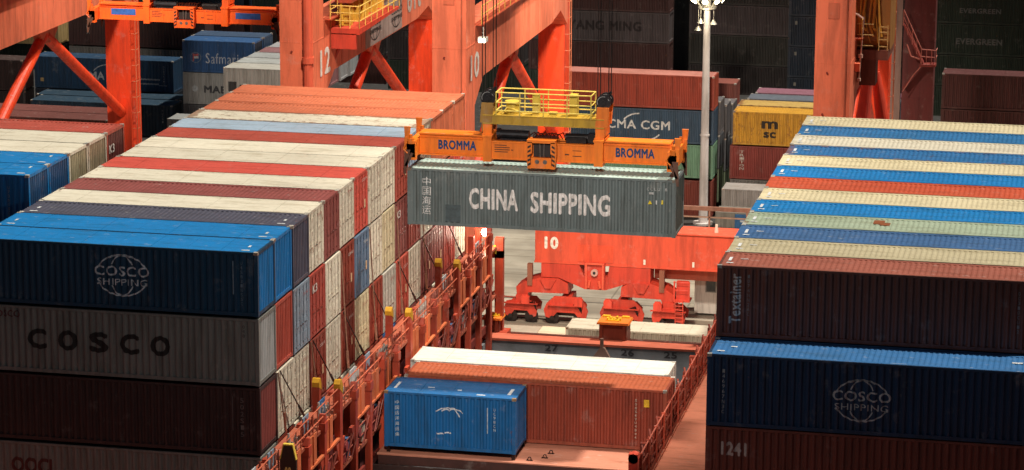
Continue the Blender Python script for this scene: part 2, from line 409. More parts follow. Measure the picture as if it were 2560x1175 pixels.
# --- left block further aft, one row of tops level with the left stack
for k, (c, cn, rf) in enumerate([(BLUE,'blue','flat'),(BLUE,'blue','flat'),(shade(WHITE,.97),'cream','flat'),(WHITE,'pale cream','flat'),(shade(RUST,.95),'dusty red','rib')]):
    nm = ['nearest blue', 'second blue', 'rust-edged cream', 'pale cream', 'dusty red ribbed'][k]
    o = container(-12.85-12.19, 7.9+k*P, .97, c, '%s container on the block at the left edge of the picture' % nm, H=2.87, roof=rf, side=k == 0,
              end='wall', group='containers of the block at the left edge', wear=.35, endcol=shade([BLUE2,BLUE2,CREAM,CREAM,MAROON][k], .6))  # end colours dimmed to imitate the weaker light on them
    if k == 4: lettering(o, 'K3', '+x', (12.205, .25, 1.8), .7, .42, (.75,.7,.65), .03, name='id_marking')
    if k == 0: id_column(o, 11.2, 2.4, 9, (.2,.3,.38), seed=8); ob('id_marking', (MB().box(10.7, 10.76, .004, .008, .5, 2.3), M_MARK), o, (.2,.28,.36))
    if k < 2: decal(o, MB().box(11.5, 11.85, .35, .47, 2.862, 2.874).box(11.55, 11.65, 1.6, 1.9, 2.862, 2.874), (.75,.78,.8), 'roof_marking')
for k in range(2):
    container(-12.85-12.19, 7.9+k*P, -1.93, BLUE2, '%s dark blue container below the left-edge blocks top tier' % ['near', 'far'][k], side=k == 0, end='wall', top=False, group='containers of the block at the left edge')

# --- right block
RTOP = [((.36,.105,.07),'maroon'),(shade(CREAM,.78),'dusty beige'),((.05,.14,.33),'dull blue'),(MINT,'mint green with a rust patch'),(BLUE,'deep blue'),(shade(CREAM,1.08),'cream'),
        ((.58,.09,.035),'orange-red'),(BLUE,'bright blue'),(shade(CREAM,1.12),'warm cream'),((.02,.17,.44),'blue rust-blotched'),(WHITE,'off-white'),((.02,.17,.42),'mid blue'),(CREAM,'pale beige')]
XB = 18.66
for k, (c, cn) in enumerate(RTOP):
    lab = '%s container roof, %s row from the front of right block' % (cn, ORD[k])
    if k == 0: lab = 'dark maroon container with white vertical script, front top of the right block'
    o = container(XB+(.06 if k == 1 else random.uniform(-.03,.03)), k*P, .52, c, lab, H=2.87, roof='rib', side=k == 0, end='wall' if k == 0 else None, shaded_sidecol=(.17,.048,.03) if k == 0 else None,  # maroon front darkened in its colour to imitate shade
              group='containers stacked on the right of the ship', wear={9:.7, 3:.45, 0:.3}.get(k, .2))
    if c[2] > .3 or k == 0:
        m = MB(); m.box(.28, .55, .5, .62, 2.858, 2.868); m.box(.3, .42, .9, 1.5, 2.858, 2.868); m.box(.75, 1.05, 1.25, 1.33, 2.858, 2.868); decal(o, m, (.8,.82,.85), 'roof_marking')
    if k == 0:
        lettering(o, 'Textainer', '-y', (.95, -.004, .55), 2.0, .46, (.62,.58,.56), .03, rotate=90)
        id_column(o, 1.2, 2.6, 9, (.25,.22,.21), seed=9); id_column(o, 11.6, 2.5, 9, (.25,.22,.21), seed=10)
    if k == 3: decal(o, MB().box(5.3, 5.75, 1.2, 1.9, 2.86, 2.869).box(5.6, 6.0, 1.0, 1.5, 2.86, 2.870), (.30,.09,.03), 'rust_patch')
zz = [-2.38, -5.27, -8.18]
for k in range(0, 3): container(XB, k*P, -2.38, [BLUE2,MAROON,GREYW][k], '%s container mostly hidden beneath the right block roofs, %s row' % (['blue','maroon','grey'][k], ORD[k]), H=2.87, parts=False, group='containers stacked on the right of the ship')
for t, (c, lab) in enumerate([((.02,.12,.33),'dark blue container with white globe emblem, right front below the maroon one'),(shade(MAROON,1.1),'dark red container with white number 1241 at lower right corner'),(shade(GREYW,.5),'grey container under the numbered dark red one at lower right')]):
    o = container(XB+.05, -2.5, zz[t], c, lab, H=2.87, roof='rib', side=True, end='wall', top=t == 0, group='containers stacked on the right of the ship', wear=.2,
                  shaded_sidecol=[(.004,.03,.09), (.16,.042,.03), (.2,.19,.17)][t], roofcol=[(.035,.16,.40), None, None][t])  # side colours carry the shade of these fronts
    if t == 0:
        globe_logo(o, 5.95, 1.35, (.42,.46,.5), 1.0); id_column(o, .6, 2.35, 9, (.3,.34,.38), .14, seed=12)
        decal(o, MB().box(.3, .6, .5, .62, 2.858, 2.868).box(.75, 1.0, 1.2, 1.3, 2.858, 2.868).box(11.5, 11.9, 1.2, 1.35, 2.858, 2.868), (.8,.82,.85), 'roof_marking')
    if t == 1: lettering(o, '1241', '-y', (.6, .004, 1.72), 1.0, .55, (.5,.47,.46), .05, name='number_marking')

# --- cargo in the open bay
o = container(2.3, 15.0, -9.1, (.50,.12,.05), 'brown ribbed forty-foot container on the hatch cover behind the blue one', H=2.87, roof='rib', end='door', wear=.3, group='containers in the open bay', endcol=BROWN)
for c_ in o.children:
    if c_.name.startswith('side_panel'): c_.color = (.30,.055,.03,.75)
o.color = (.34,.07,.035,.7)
id_column(o, 10.75, 2.45, 11, (.6,.5,.42), .12, seed=14)
decal(o, MB().box(11.15, 11.4, .0, .006, 2.05, 2.4), (.8,.5,.03), 'yellow_tag'); decal(o, MB().box(3.1, 3.3, .0, .006, .75, .95).box(3.35, 3.45, .0, .006, .7, .85), (.6,.5,.42), 'id_marking')
container(1.95, 17.6, -9.1, (.74,.72,.66), 'smooth white container lying behind the brown one in the bay', H=2.87, roof='flat', side=False, wear=.28, group='containers in the open bay')
o = container(2.04, 12.3, -9.12, (.008,.13,.36), 'short bright blue container standing on the hatch cover in the bay', L=6.06, H=2.6, roof='flat', wear=.35, end='wall', group='containers in the open bay', cast=(.5,.35,.2))
for i, ch in enumerate('中国远洋海运集团'[:7]): lettering(o, ch, '-y', (.5, .006, 2.0-i*.25), .17, .18, (.5,.58,.65), .02)
m = MB(); arc_strip(m, 3.0, 1.55, .72, .42, 30, 150, .05, .006); arc_strip(m, 2.85, 1.3, .35, .6, 60, 125, .05, .006); arc_strip(m, 3.15, 1.3, .35, .62, 25, 110, .05, .006)
m.box(2.4, 2.75, .003, .007, .72, .78).box(2.8, 3.1, .003, .007, .78, .84); decal(o, m, (.7,.74,.78))
ob('id_marking', (MB().box(4.75, 4.79, .003, .007, .9, 2.1), M_MARK), o, (.5,.58,.65)); id_column(o, 5.05, 2.15, 6, (.5,.58,.65), .13, seed=15)
decal(o, MB().box(.3, .42, .6, 1.6, 2.59, 2.602).box(5.55, 5.7, .6, 1.5, 2.59, 2.602).box(4.2, 4.6, .25, .35, 2.59, 2.602).box(3.2, 3.4, .8, .9, 2.59, 2.602).box(1.8, 2.1, 1.0, 1.06, 2.59, 2.602), (.7,.75,.8), 'roof_marking')

# --- the lifted container
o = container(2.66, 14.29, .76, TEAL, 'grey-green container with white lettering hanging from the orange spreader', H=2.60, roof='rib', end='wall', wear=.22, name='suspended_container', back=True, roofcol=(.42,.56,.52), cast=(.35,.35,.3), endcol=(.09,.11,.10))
LC = (.85,.82,.80)
lettering(o, 'CHINA', '-y', (2.83, -.004, .84), 2.25, .98, LC, .04); lettering(o, 'SHIPPING', '-y', (5.64, -.004, .80), 3.62, .98, LC, .04)
for i, ch in enumerate('中国海运'): lettering(o, ch, '-y', (.66, -.002, 1.83-i*.44), .42, .38, (.75,.75,.74), .006)
for i, ch in enumerate('CCLU 8'): 
    if ch != ' ': lettering(o, ch, '-y', (10.9+i*.16, .002, 2.1), .1, .13, (.5,.52,.52), .01, name='id_marking')
decal(o, MB().box(11.0, 11.2, .0, .004, 1.92, 2.02), (.5,.52,.52), 'id_marking')
m = MB(); m.add([(10.95,.002,1.48),(11.13,.002,1.48),(11.04,.002,1.66)], [(0,1,2)]); decal(o, m, (.85,.65,.02), 'hazard_mark')
decal(o, MB().box(11.55, 11.63, 0, .004, 1.5, 1.68), (.75,.6,.05), 'hazard_mark'); decal(o, MB().box(11.3, 11.36, 0, .004, 1.48, 1.66), (.6,.62,.6), 'id_marking')
decal(o, MB().box(1.75, 2.45, .012, .016, .22, 1.0), (.07,.10,.11), 'repair_patch')

# ------------------------------------------------------------------ spreader
def spreader(cx, cy, cz, col, label, letters, ropes_to):
    s = empty('spreader', (cx, cy, cz), label, 'spreader', None); col = tuple(col)
    dk = shade(col, .45)
    m = MB()
    for y0, y1 in ((-.62, -.5), (.5, .62)):
        m.box(-2.35, 2.35, y0, y1, .02, .78)
    m.box(-2.35, 2.35, -.66, -.36, .74, .80); m.box(-2.35, 2.35, .36, .66, .74, .80); m.box(-2.35, 2.35, -.66, -.4, -.02, .04); m.box(-2.35, 2.35, -.4, .4, .0, .06)
    for x in (-1.5, 1.2, 1.9): m.box(x, x+.05, -.65, -.5, .04, .74)
    ob('main_beam', (m, M_CRANE), s, col)
    m = MB()
    for i, (w, z) in enumerate(((.55,.6),(.75,.5),(.85,.4),(.6,.3))): m.box(-2.2, -2.2+w, -.626, -.621, z, z+.04)
    m.box(1.0, 1.1+.1, -.626, -.621, .3, .36); m.box(1.35, 1.75, -.626, -.621, .25, .29); m.box(1.35, 1.75, -.626, -.621, .5, .53); pieces('stencilled_notice', m, M_MARK, (.12,.03,.01), s)
    for sg in (-1, 1):
        m = MB(); a, b = sorted((sg*2.33, sg*2.72)); m.box(a, b, -.72, .72, -.14, 1.02); m.box(a-.03, b+.03, -.76, .76, .96, 1.05); ob('collar', (m, M_CRANE), s, col)
        m = MB(); a, b = sorted((sg*2.72, sg*5.72)); m.box(a, b, -.34, .34, .05, .95); m.box(a, b, -.48, .48, .93, 1.0); m.box(a, b, -.48, .48, .0, .06); m.box(a, b, -.345, -.40, .78, .80)
        arm = ob('telescopic_arm', (m, M_CRANE), s, col)
        lx = -4.85 if sg < 0 else 3.25
        if letters: lettering(arm, 'BROMMA', '-y', (lx, -.352, .26), 1.75, .44, (.004,.045,.17), .045)
        else: ob('name_plate', (MB().box(lx-.1, lx+1.5, -.36, -.345, .3, .68), M_MARK), arm, (.03,.12,.42))
        m = MB(); a, b = sorted((sg*5.72, sg*6.08)); m.box(a, b, -1.22, 1.22, .0, .75); m.box(a-.03, b+.03, -1.22, -.95, -.12, .62); m.box(a-.03, b+.03, .95, 1.22, -.12, .62)
        eb = ob('end_beam', (m, M_CRANE), s, col)
        for yy in (-1.1, 1.1):
            m = MB(); x0 = sg*5.95; m.tube((x0, yy, .62), (x0, yy, .85), .17, 12); m.tube((x0, yy, .85), (x0, yy, 1.02), .09, 10); m.box(x0-.28, x0+.28, yy-.05, yy+.05, .55, .72)
            m.path([(x0-.15, yy-.16, .66), (x0-.3, yy-.2, .4), (x0-.1, yy-.2, .2)], .035)
            ob('twistlock', (m, M_CRANE), eb, shade(col, .8))
            m = MB(); xo = sg*6.12; m.prism([(xo-.09, .9), (xo+.12, .9), (xo+.17, 1.38), (xo-.12, 1.38)], yy-.05, yy+.05)
            m.box(xo-.09, xo+.1, yy-.12, yy+.12, .35, .92); ob('guide_flipper', (m, M_CRANE), eb, col)
            m = MB(); ys = -1 if yy < 0 else 1
            m.prism([(xo-.2*sg, .35), (xo+.07*sg, .35), (xo+.12*sg, -.75), (xo+.02*sg, -.75)], yy+ys*.12, yy+ys*.18); m.bar((xo-.28*sg, yy+ys*.15, .2), (xo+.02*sg, yy+ys*.15, -.4), .06, .12)
            ob('corner_guide', (m, M_CRANE), eb, (.12,.05,.03))
        m = MB(); x0 = sg*2.55
        for yy in (-.42, .42): m.box(x0-.2, x0+.2, yy-.12, yy+.12, 1.03, 1.58)
        m.box(x0-.26, x0+.26, -.5, .5, 1.03, 1.1); ob('hanger', (m, M_CRANE), s, col)
    # centre housing
    m = MB(); m.prism([(-.66, 1.0), (.66, 1.0), (.62, .86), (-.62, .86)], -1.0, -.55)
    m.prism([(-.66, .9), (-.42, .9), (-.42, .42), (-.52, .25), (-.45, -.3), (-.62, -.3), (-.68, .3)], -1.0, -.66); m.prism([(.66, .9), (.42, .9), (.42, .42), (.52, .25), (.45, -.3), (.62, -.3), (.68, .3)], -1.0, -.66)
    m.box(-.46, .46, -1.02, -.9, -.28, .2); m.box(-.42, .42, -.7, -.63, .2, .9)
    ch = ob('centre_housing', (m, M_CRANE), s, col)
    m = MB(); m.box(-.4, .4, -.74, -.705, .2, .86); ob('housing_recess', (m, M_MARK), ch, (.02,.012,.01))
    m = MB(); m.tube((-.08, -.8, .2), (-.1, -.8, .85), .035); m.tube((.08, -.8, .2), (.1, -.8, .85), .035); m.tube((-.18,-1.03,.02), (-.18,-1.0,.02), .1, 12); m.tube((.18,-1.03,.02), (.18,-1.0,.02), .1, 12); ob('cylinder_rod', (m, M_METAL), ch, (.25,.22,.2) )
    for sx in (-1, 1):
        m = MB()
        for i in range(5): m.add([(sx*.62, -1.005, -.2+i*.2), (sx*.47, -1.005, -.12+i*.2), (sx*.47, -1.005, -.02+i*.2), (sx*.62, -1.005, -.1+i*.2)], [(0,1,2,3)])
        ob('hazard_stripes', (m, M_MARK), ch, (.03,.015,.01))
    # machinery on the beam
    m = MB(); m.tube((-2.05, 0, 1.02), (-.75, 0, 1.02), .2, 14); m.tube((-2.2, 0, 1.02), (-2.05, 0, 1.02), .26, 14); m.box(-2.0, -.8, -.35, .35, .78, .88); ob('hydraulic_motor', (m, M_METAL), s, (.03,.03,.035))
    m = MB(); m.tube((.9, .05, 1.0), (2.1, .05, 1.0), .17, 14); m.box(1.0, 1.9, -.3, .35, .8, 1.05); m.box(1.95, 2.3, -.2, .3, .8, 1.2); ob('power_pack', (m, M_METAL), s, (.035,.03,.03))
    m = MB(); rs = random.Random(3)
    for i in range(9):
        x = -.7+i*.16; m.path([(x, -.3, .8), (x+.05, -.25, 1.05+rs.random()*.12), (x+.2, .05, 1.1+rs.random()*.1), (x+.3, .3, .85)], .025)
    m.box(-.5, .5, -.25, .3, .8, .98); ob('hose_bundle', (m, M_METAL), s, (.16,.04,.02))
    # headblock
    Y = (.66,.40,.03)
    hb = MB(); hb.box(-2.75, 2.75, -.55, -.4, 1.58, 1.95); hb.box(-2.75, 2.75, .4, .55, 1.58, 1.95); hb.box(-2.75, 2.75, -.6, .6, 1.93, 1.97); hb.box(-2.75, 2.75, -.62, -.38, 1.56, 1.6)
    for x in (-1.4, 0, 1.4): hb.box(x, x+.05, -.585, -.55, 1.6, 1.93)
    head = ob('headblock', (hb, M_CRANE), s, shade(Y, .75))
    m = MB()
    for y in (-.58, .58):
        for z in (2.18, 2.55, 3.0): m.tube((-2.15, y, z), (2.15, y, z), .03)
        for i in range(5): m.tube((-2.15+i*1.075, y, 1.95), (-2.15+i*1.075, y, 3.0), .028)
    for x in (-2.15, 2.15):
        for z in (2.18, 2.55, 3.0): m.tube((x, -.58, z), (x, .58, z), .03)
    rl = ob('railing', (m, M_CRANE), head, (.80,.62,.12))
    for m in (MB().box(-.55, -.27, -.3, .1, 1.97, 2.9), MB().box(1.1, 1.45, -.2, .25, 1.97, 2.95), MB().box(.2, .55, -.35, -.05, 1.97, 2.15)): ob('cable_cabinet', (m, M_CRANE), head, (.72,.52,.06))
    m = MB(); m.tube((-1.5,0,1.97),(-1.5,0,2.5),.3,14); m.tube((-1.5,0,2.5),(-1.5,0,2.55),.36,14); m.path([(-1.9,-.4,2.0),(-1.7,-.3,2.3),(-1.3,-.35,2.2),(-1.0,-.3,2.05)],.04); ob('cable_reel', (m, M_CRANE), head, (.66,.47,.06))
    for sg in (-1, 1):
        m = MB(); x0 = sg*2.62; m.box(x0-.2, x0+.2, -.5, .5, 1.2, 2.15); m.prism([(x0-.28, 1.6), (x0+.28, 1.6), (x0+.34, 2.5), (x0-.2, 2.5)], -.56, -.5); m.prism([(x0-.28, 1.6), (x0+.28, 1.6), (x0+.34, 2.5), (x0-.2, 2.5)], .5, .56)
        ob('sheave_bracket', (m, M_CRANE), head, shade((.42,.22,.04) if sg < 0 else col, .8))
        for q, yy in enumerate((-.32, .32)):
            m = MB(); m.tube((x0+.05, yy-.07, 2.7), (x0+.05, yy+.07, 2.7), .34, 20); m.tube((x0+.05, yy-.14, 2.7), (x0+.05, yy+.14, 2.7), .12, 10)
            m.bar((x0-.25, yy-.12, 2.2), (x0+.3, yy-.12, 3.1), .05, .12)
            sh = ob('sheave', (m, M_METAL), head, (.035,.032,.035)); 
            m = MB(); arc_strip(m, x0+.05, 2.7, .27, .27, 20, 200, .025, yy-.08); ob('sheave_rim', (m, M_MARK), sh, (.3,.3,.3))
            for dx in (-.36, .46): ob('hoist_rope', (MB().tube((x0+dx*.6, yy, 2.9), (x0+dx*.6, yy, ropes_to), .022, 6), M_METAL), head, (.05,.045,.045))
    return s
spreader(8.74, 15.5, 1.25, (.92,.215,.010), 'orange spreader with yellow railed headblock gripping the grey-green container', True, 22)
spreader(-22.9, 60.5, -.42, (.98,.13,.010), 'red-orange spreader with blue plates hanging at the upper left', False, 22)

# ------------------------------------------------------------------ the ship
ship = empty('container_ship', (0, 20, -14), 'red-brown deck, hatches and lashing bridges of the ship carrying the containers', 'ship')
DK = (.52,.13,.075); DKR = (.34,.055,.03)
def sp(name, mb, mat, col, parent=ship):
    o = ob(name, (mb, mat), None, col); o.parent = parent
    o.matrix_parent_inverse = Matrix.Translation(-Vector(ship.location)) if parent is ship else Matrix.Identity(4)
    return o
def pieces_w(name, mb, mat, col, parent):
    ends = mb.cut[1:]+[(len(mb.v), len(mb.f))]
    for (v0, f0), (v1, f1) in zip(mb.cut, ends):
        k = MB(); k.add(mb.v[v0:v1], [tuple(i-v0 for i in f) for f in mb.f[f0:f1]]); sp(name, k, mat, col, parent)
m = MB(); m.box(-120, 120, 38.7, 39.0, -28, -13.3); m.box(-120, 120, -12, -11.7, -28, -13.3); sp('hull_side', m, M_CRANE, (.10,.03,.02))
m = MB(); m.box(-120, .3, -12, 38.7, -14.6, -14.2); m.box(14.5, 120, -12, 38.7, -14.6, -14.2); m.box(.3, 14.5, 37.4, 38.7, -14.0, -13.6); m.box(.3, 14.5, -12, 5.0, -15.6, -15.2); sp('deck', m, M_DECK, (.3,.07,.04))
m = MB(); m.box(-60, .0, -1, 38, -14.2, -11.7); m.box(18.7, 60, -4, 38, -14.2, -11.2); sp('hatch_coaming', m, M_DECK, (.3,.07,.04))
# open hold with its grey walls
m = MB(); m.box(1.3, 13.2, 36.4, 36.7, -24, -13.12); m.box(.9, 1.3, 5.2, 36.7, -24, -13.12); m.box(13.4, 13.8, 5.2, 36.7, -24, -13.12); m.box(.9, 13.6, 5, 36.7, -24.4, -24)
for i in range(9): m.box(1.3+i*1.45, 1.42+i*1.45, 36.3, 36.4, -24, -14.6)
m.box(1.25, 1.5, 35.2, 36.4, -24, -13.15)
hold = sp('hold_wall', m, M_DECK, (.20,.22,.24))
for tx, x in (('27', 4.65), ('26', 8.75), ('25', 11.05)):
    l = lettering(hold, tx, '-y', (x, 36.28, -13.52), .7, .36, (.03,.03,.035), .03, name='bay_number'); 
m = MB(); m.box(.3, 14.2, 36.3, 37.4, -13.1, -12.98); m.box(.3, 1.35, 21, 36.3, -13.1, -12.98); m.box(13.3, 14.2, 21, 36.3, -13.1, -12.98); m.box(.3, 14.2, 37.3, 37.42, -14.0, -13.1)
sp('hatch_rim', m, M_DECK, (.60,.15,.085))
# pedestals on the far rim
for x0, x1, y0, y1, zt in ((.95, 1.95, 37.5, 38.6, -12.2), (7.3, 8.95, 37.2, 38.6, -12.0)):
    m = MB(); m.prism([(x0+.08, -13.6), (x1-.08, -13.6), (x1-.08, zt-.1), (x0+.08, zt-.1)], y0+.1, y1-.1)
    for x in (x0+.12, x1-.3): m.box(x, x+.16, y0+.0, y0+.12, -13.6, zt-.1)
    ped = sp('cone_pedestal', m, M_CRANE, (.16,.03,.015))
    m = MB(); m.prism([(x0-.05, zt-.12), (x1+.05, zt-.12), (x1, zt), (x0, zt)], y0-.05, y1+.05); o = sp('pedestal_top', m, M_CRANE, (.85,.22,.03), ped)
    m = MB(); rs = random.Random(int(x0*7)); cxx = (x0+x1)/2
    for i in range(5):
        x = cxx-.35+i*.17; m.box(x-.05, x+.05, y0+.4, y0+.6, zt, zt+.12+.15*rs.random())
    m.box(cxx-.3, cxx+.3, y0+.3, y0+.75, zt, zt+.07); 
    if x0 > 5: m.box(x0+.1, x0+.5, y1-.35, y1-.15, zt, zt+.1); m.box(x1-.5, x1-.1, y1-.35, y1-.15, zt, zt+.1)
    pieces_w('stacking_cone', m, M_CRANE, (.85,.55,.03), ped)
m = MB(); m.prism([(7.3, -13.6), (8.2, -13.6), (7.9, -13.1), (7.65, -13.1)], 36.0, 36.25); m.tube((7.75,36.1,-13.2), (7.75,36.1,-12.6), .1); sp('hatch_stopper', m, M_DECK, (.22,.13,.10))

# lashing bridge between the tall left stack and the open bay
LBX0, LBX1 = .42, 1.62
RB = (.46,.06,.026)
deckZ = -8.35
m = MB(); m.box(LBX0, LBX1, -6, 38.2, deckZ-.14, deckZ); m.box(LBX0, LBX1, -6, 38.2, -11.15, -11.0)
sp('walkway', m, M_DECK, (.42,.10,.05))
bridge = sp('lashing_bridge', MB().box(LBX0+.02, LBX0+.14, -6, 38.2, -14.2, -11.2).box(LBX1-.2, LBX1-.08, -6, 38.2, -12.6, -12.2), M_CRANE, (.2,.028,.02))
CAPS = {3, 8, 12}; rs = random.Random(5)
for j in range(-2, 16):
    y = -1.4+2.5*j
    zt = -6.95 if j in CAPS else (-8.0 if j % 2 else -7.7)
    if j == 15: zt = -6.9
    m = MB(); w = .21 if j in CAPS or j > 13 else .17
    m.prismY([(y-w, -14.2), (y+w, -14.2), (y+w, zt-.15), (y+w*.4, zt), (y-w*.4, zt), (y-w, zt-.3)], LBX1-.12, LBX1+.14)
    if j not in CAPS: m.box(LBX1-.1, LBX1+.18, y-.24, y+.24, zt-.75, zt-.35)
    m.prismY([(y+w, -9.6), (y+w+.5, -9.6), (y+w, -10.6)], LBX1-.05, LBX1+.1); m.prismY([(y-w, -9.6), (y-w-.5, -9.6), (y-w, -10.6)], LBX1-.05, LBX1+.1)
    post = sp('bridge_post', m, M_CRANE, shade(RB, rs.uniform(.75, 1.25)), bridge)
    m = MB(); m.box(LBX0+.1, LBX0+.4, y-.17, y+.17, -14.2, zt-(.15 if j in CAPS else .5)); sp('bridge_post', m, M_CRANE, shade(RB, .8), bridge)
    if j in CAPS:
        m = MB(); m.prismY([(y-w-.02, zt-.3), (y+w+.03, zt-.62), (y+w+.05, zt-.25), (y+.06, zt+.06), (y-.1, zt+.06), (y-w-.02, zt-.1)], LBX1-.13, LBX1+.15)
        sp('yellow_cap', m, M_CRANE, (.66,.34,.012), bridge)
        m = MB(); m.prismY([(y-.19, zt-.3), (y+.19, zt-.5), (y+.2, zt-.2), (y+.06, zt+.06), (y-.08, zt+.06), (y-.19, zt-.1)], LBX0+.09, LBX0+.41); sp('yellow_cap', m, M_CRANE, (.66,.34,.012), bridge)
for j in range(-2, 15):
    y0, y1 = -1.4+2.5*j+.2, -1.4+2.5*(j+1)-.2
    yp = y0+(y1-y0)*rs.choice([.55,.62,.7]); m = MB(); m.box(LBX1+.02, LBX1+.07, y0, yp, -9.4, deckZ+.2)
    m.box(LBX1+.07, LBX1+.12, (y0+yp)/2-.04, (y0+yp)/2+.04, -9.4, deckZ+.18)
    m.box(LBX1, LBX1+.14, y0, y1, -9.52, -9.42)
    if j % 4 != 3: sp('side_plate', m, M_CRANE, shade((.78,.19,.07), rs.uniform(.75, 1.1)), bridge)
    m = MB()
    for z in (deckZ+.55, deckZ+1.1): m.tube((LBX1+.05, y0-.2, z), (LBX1+.05, y1+.2, z), .028)
    for f in (.33, .66): m.tube((LBX1+.05, y0+(y1-y0)*f, deckZ), (LBX1+.05, y0+(y1-y0)*f, deckZ+1.1), .025)
    sp('guard_rail', m, M_CRANE, shade((.62,.14,.07), rs.uniform(.7, 1.1)), bridge)
    # lower level: rails, stowed turnbuckles, vents and boxes
    m = MB()
    for z in (-10.45, -9.95): m.tube((LBX1+.05, y0-.2, z), (LBX1+.05, y1+.2, z), .028)
    for i in range(3):
        yy = y0+rs.uniform(.2, 1.6); m.tube((LBX1+.1, yy, -10.9), (LBX1+rs.uniform(.1,.3), yy+rs.uniform(.3,.8), -9.7), .03)
    sp('guard_rail', m, M_CRANE, shade((.30,.06,.04), rs.uniform(.6, 1.2)), bridge)
    m = MB(); yy = y0+rs.uniform(.2, .9); m.tube((LBX1-.15, yy, -10.9), (LBX1-.15, yy, -10.2), .2, 12); m.tube((LBX1-.4, yy+.1, -10.2), (LBX1+.1, yy+.1, -10.2), .22, 12); sp('ventilator', m, M_CRANE, shade((.3,.05,.05), rs.uniform(.6, 1.3)), bridge)
    if j % 3 != 1: sp('bulkhead_plate', MB().box(LBX1-.5, LBX1-.46, y0, y1, -14, -9.7), M_CRANE, shade((.13,.022,.022), rs.uniform(.7, 1.4)), bridge)
    m = MB(); yy = y0+rs.uniform(.9, 1.5); m.box(LBX1-.35, LBX1-.02, yy, yy+.4, -10.9, -10.0)
    sp('reefer_socket', m, M_CRANE, rs.choice([(.5,.5,.5),(.35,.42,.5),(.05,.14,.3),(.55,.45,.35),(.4,.08,.05)]), bridge)
    tcol = rs.choice([(.35,.12,.09),(.5,.46,.42),(.3,.05,.03)])
    for i in range(4):
        m = MB(); yy = y0+.2+i*.5; h_ = rs.uniform(.4, 1.0); m.tube((LBX1-.25, yy, deckZ), (LBX1-.3, yy+.1, deckZ+h_), .05); m.tube((LBX1-.3, yy+.1, deckZ+h_*.5), (LBX1-.3, yy+.1, deckZ+h_*.8), .085)
        sp('turnbuckle', m, M_CRANE, tcol, bridge)
    if rs.random() < .6:
        m = MB(); m.prismY([(y0+.5, deckZ+.25), (y0+1.2, deckZ+.25), (y0+1.3, deckZ+.95), (y0+.45, deckZ+.95)], LBX1-.35, LBX1-.3); sp('notice_board', m, M_MARK, rs.choice([(.04,.16,.36),(.5,.52,.55),(.25,.33,.42)]), bridge)
# far end frame of the bridge
m = MB(); m.box(LBX0, LBX0+.3, 38.0, 38.4, -14, -7.0); m.box(LBX1-.1, LBX1+.35, 38.0, 38.4, -14, -7.9); m.box(LBX0, LBX1+.35, 38.0, 38.4, -9.0, -8.6); m.bar((LBX0, 38.2, -11.6), (LBX1+.3, 38.2, -10.6), .1, .1); m.bar((LBX0,38.2,-7.6),(LBX1+.2,38.2,-7.0),.12,.16)
m.box(.35, 2.3, 37.3, 38.6, -13.9, -13.0); sp('end_frame', m, M_CRANE, RB, bridge)
m = MB(); m.box(LBX0+.4, LBX1, 37.9, 38.1, -8.75, -8.5); m.tube((1.35,38,-8.5),(1.6,38,-8.35),.09); sp('stacking_cone', m, M_CRANE, (.85,.55,.03), bridge)
# bay sign plate at the near end
m = MB(); m.prism([(1.75, -14), (2.42, -14), (2.42, -7.6), (2.28, -7.0), (1.9, -7.0), (1.75, -7.6)], -3.1, -2.95); pl = sp('bay_sign', m, M_CRANE, (.035,.018,.012), bridge)
m = MB(); m.prism([(1.74, -7.62), (1.89, -6.98), (2.29, -6.98), (2.43, -7.62), (2.40, -7.62), (2.27, -7.04), (1.91, -7.04), (1.78, -7.62)], -3.12, -2.93); sp('yellow_edge', m, M_CRANE, (.85,.6,.08), bridge)
lettering(bridge, '08', '-y', (1.95, -3.105, -8.42), .26, .5, (.85,.65,.2), .03, name='bay_number'); lettering(bridge, 'A', '-y', (1.95, -3.105, -9.1), .28, .5, (.85,.65,.2), .03, name='bay_number')
# work light on the bridge head
m = MB(); m.tube((1.1, 37.6, -8.3), (1.1, 37.6, -7.75), .05); m.box(.95, 1.25, 37.5, 37.75, -7.85, -7.7); sp('lamp_bracket', m, M_CRANE, RB, bridge)
m = MB(); 
for a in range(6):
    z0, z1 = math.sin(R_(-90+a*30))*.2, math.sin(R_(-60+a*30))*.2; m.tube((1.1,37.5,-7.5+z0), (1.1,37.5,-7.5+z1), max(.01, math.cos(R_(-90+a*30))*.2), 14, max(.01, math.cos(R_(-60+a*30))*.2))
sp('work_lamp', m, M_LAMP, (1,1,1), bridge)

# walkway strip between the bay and the right block
m = MB(); m.box(14.75, 18.5, -6, 38.2, -11.5, -11.2); m.box(14.6, 14.8, -6, 38.2, -14.2, -11.1); sp('walkway', m, M_DECK, (.86,.31,.19))
rb = sp('side_rail', MB().box(14.62, 14.74, 6.5, 38, -11.2, -10.85), M_CRANE, (.45,.10,.06))
m = MB()
for z in (-10.6, -10.05, -9.5): m.tube((14.7, 6.5, z), (14.7, 38, z), .035)
sp('guard_rail', m, M_CRANE, (.52,.13,.085), rb)
for i in range(16):
    y = 6.6+i*2.05
    m = MB(); m.box(14.62, 14.78, y-.07, y+.07, -11.2, -9.45); m.bar((14.7, y+.07, -9.6), (14.7, y+1.0, -11.1), .06, .09); sp('rail_post', m, M_CRANE, shade(RB, rs.uniform(.6, 1.0)), rb)
    if i > 0:
        m = MB(); m.box(14.25, 14.6, y+.5, y+.75, -12.6, -10.2+rs.random()*.5); m.tube((14.3, y+.9, -10.6), (14.3, y+1.35, -10.45), .16, 12); m.tube((14.5, y+.2, -10.3), (14.3, y+.6, -9.8), .05)
        sp('cell_guide', m, M_CRANE, shade(RB, rs.uniform(.4, .8)), rb)
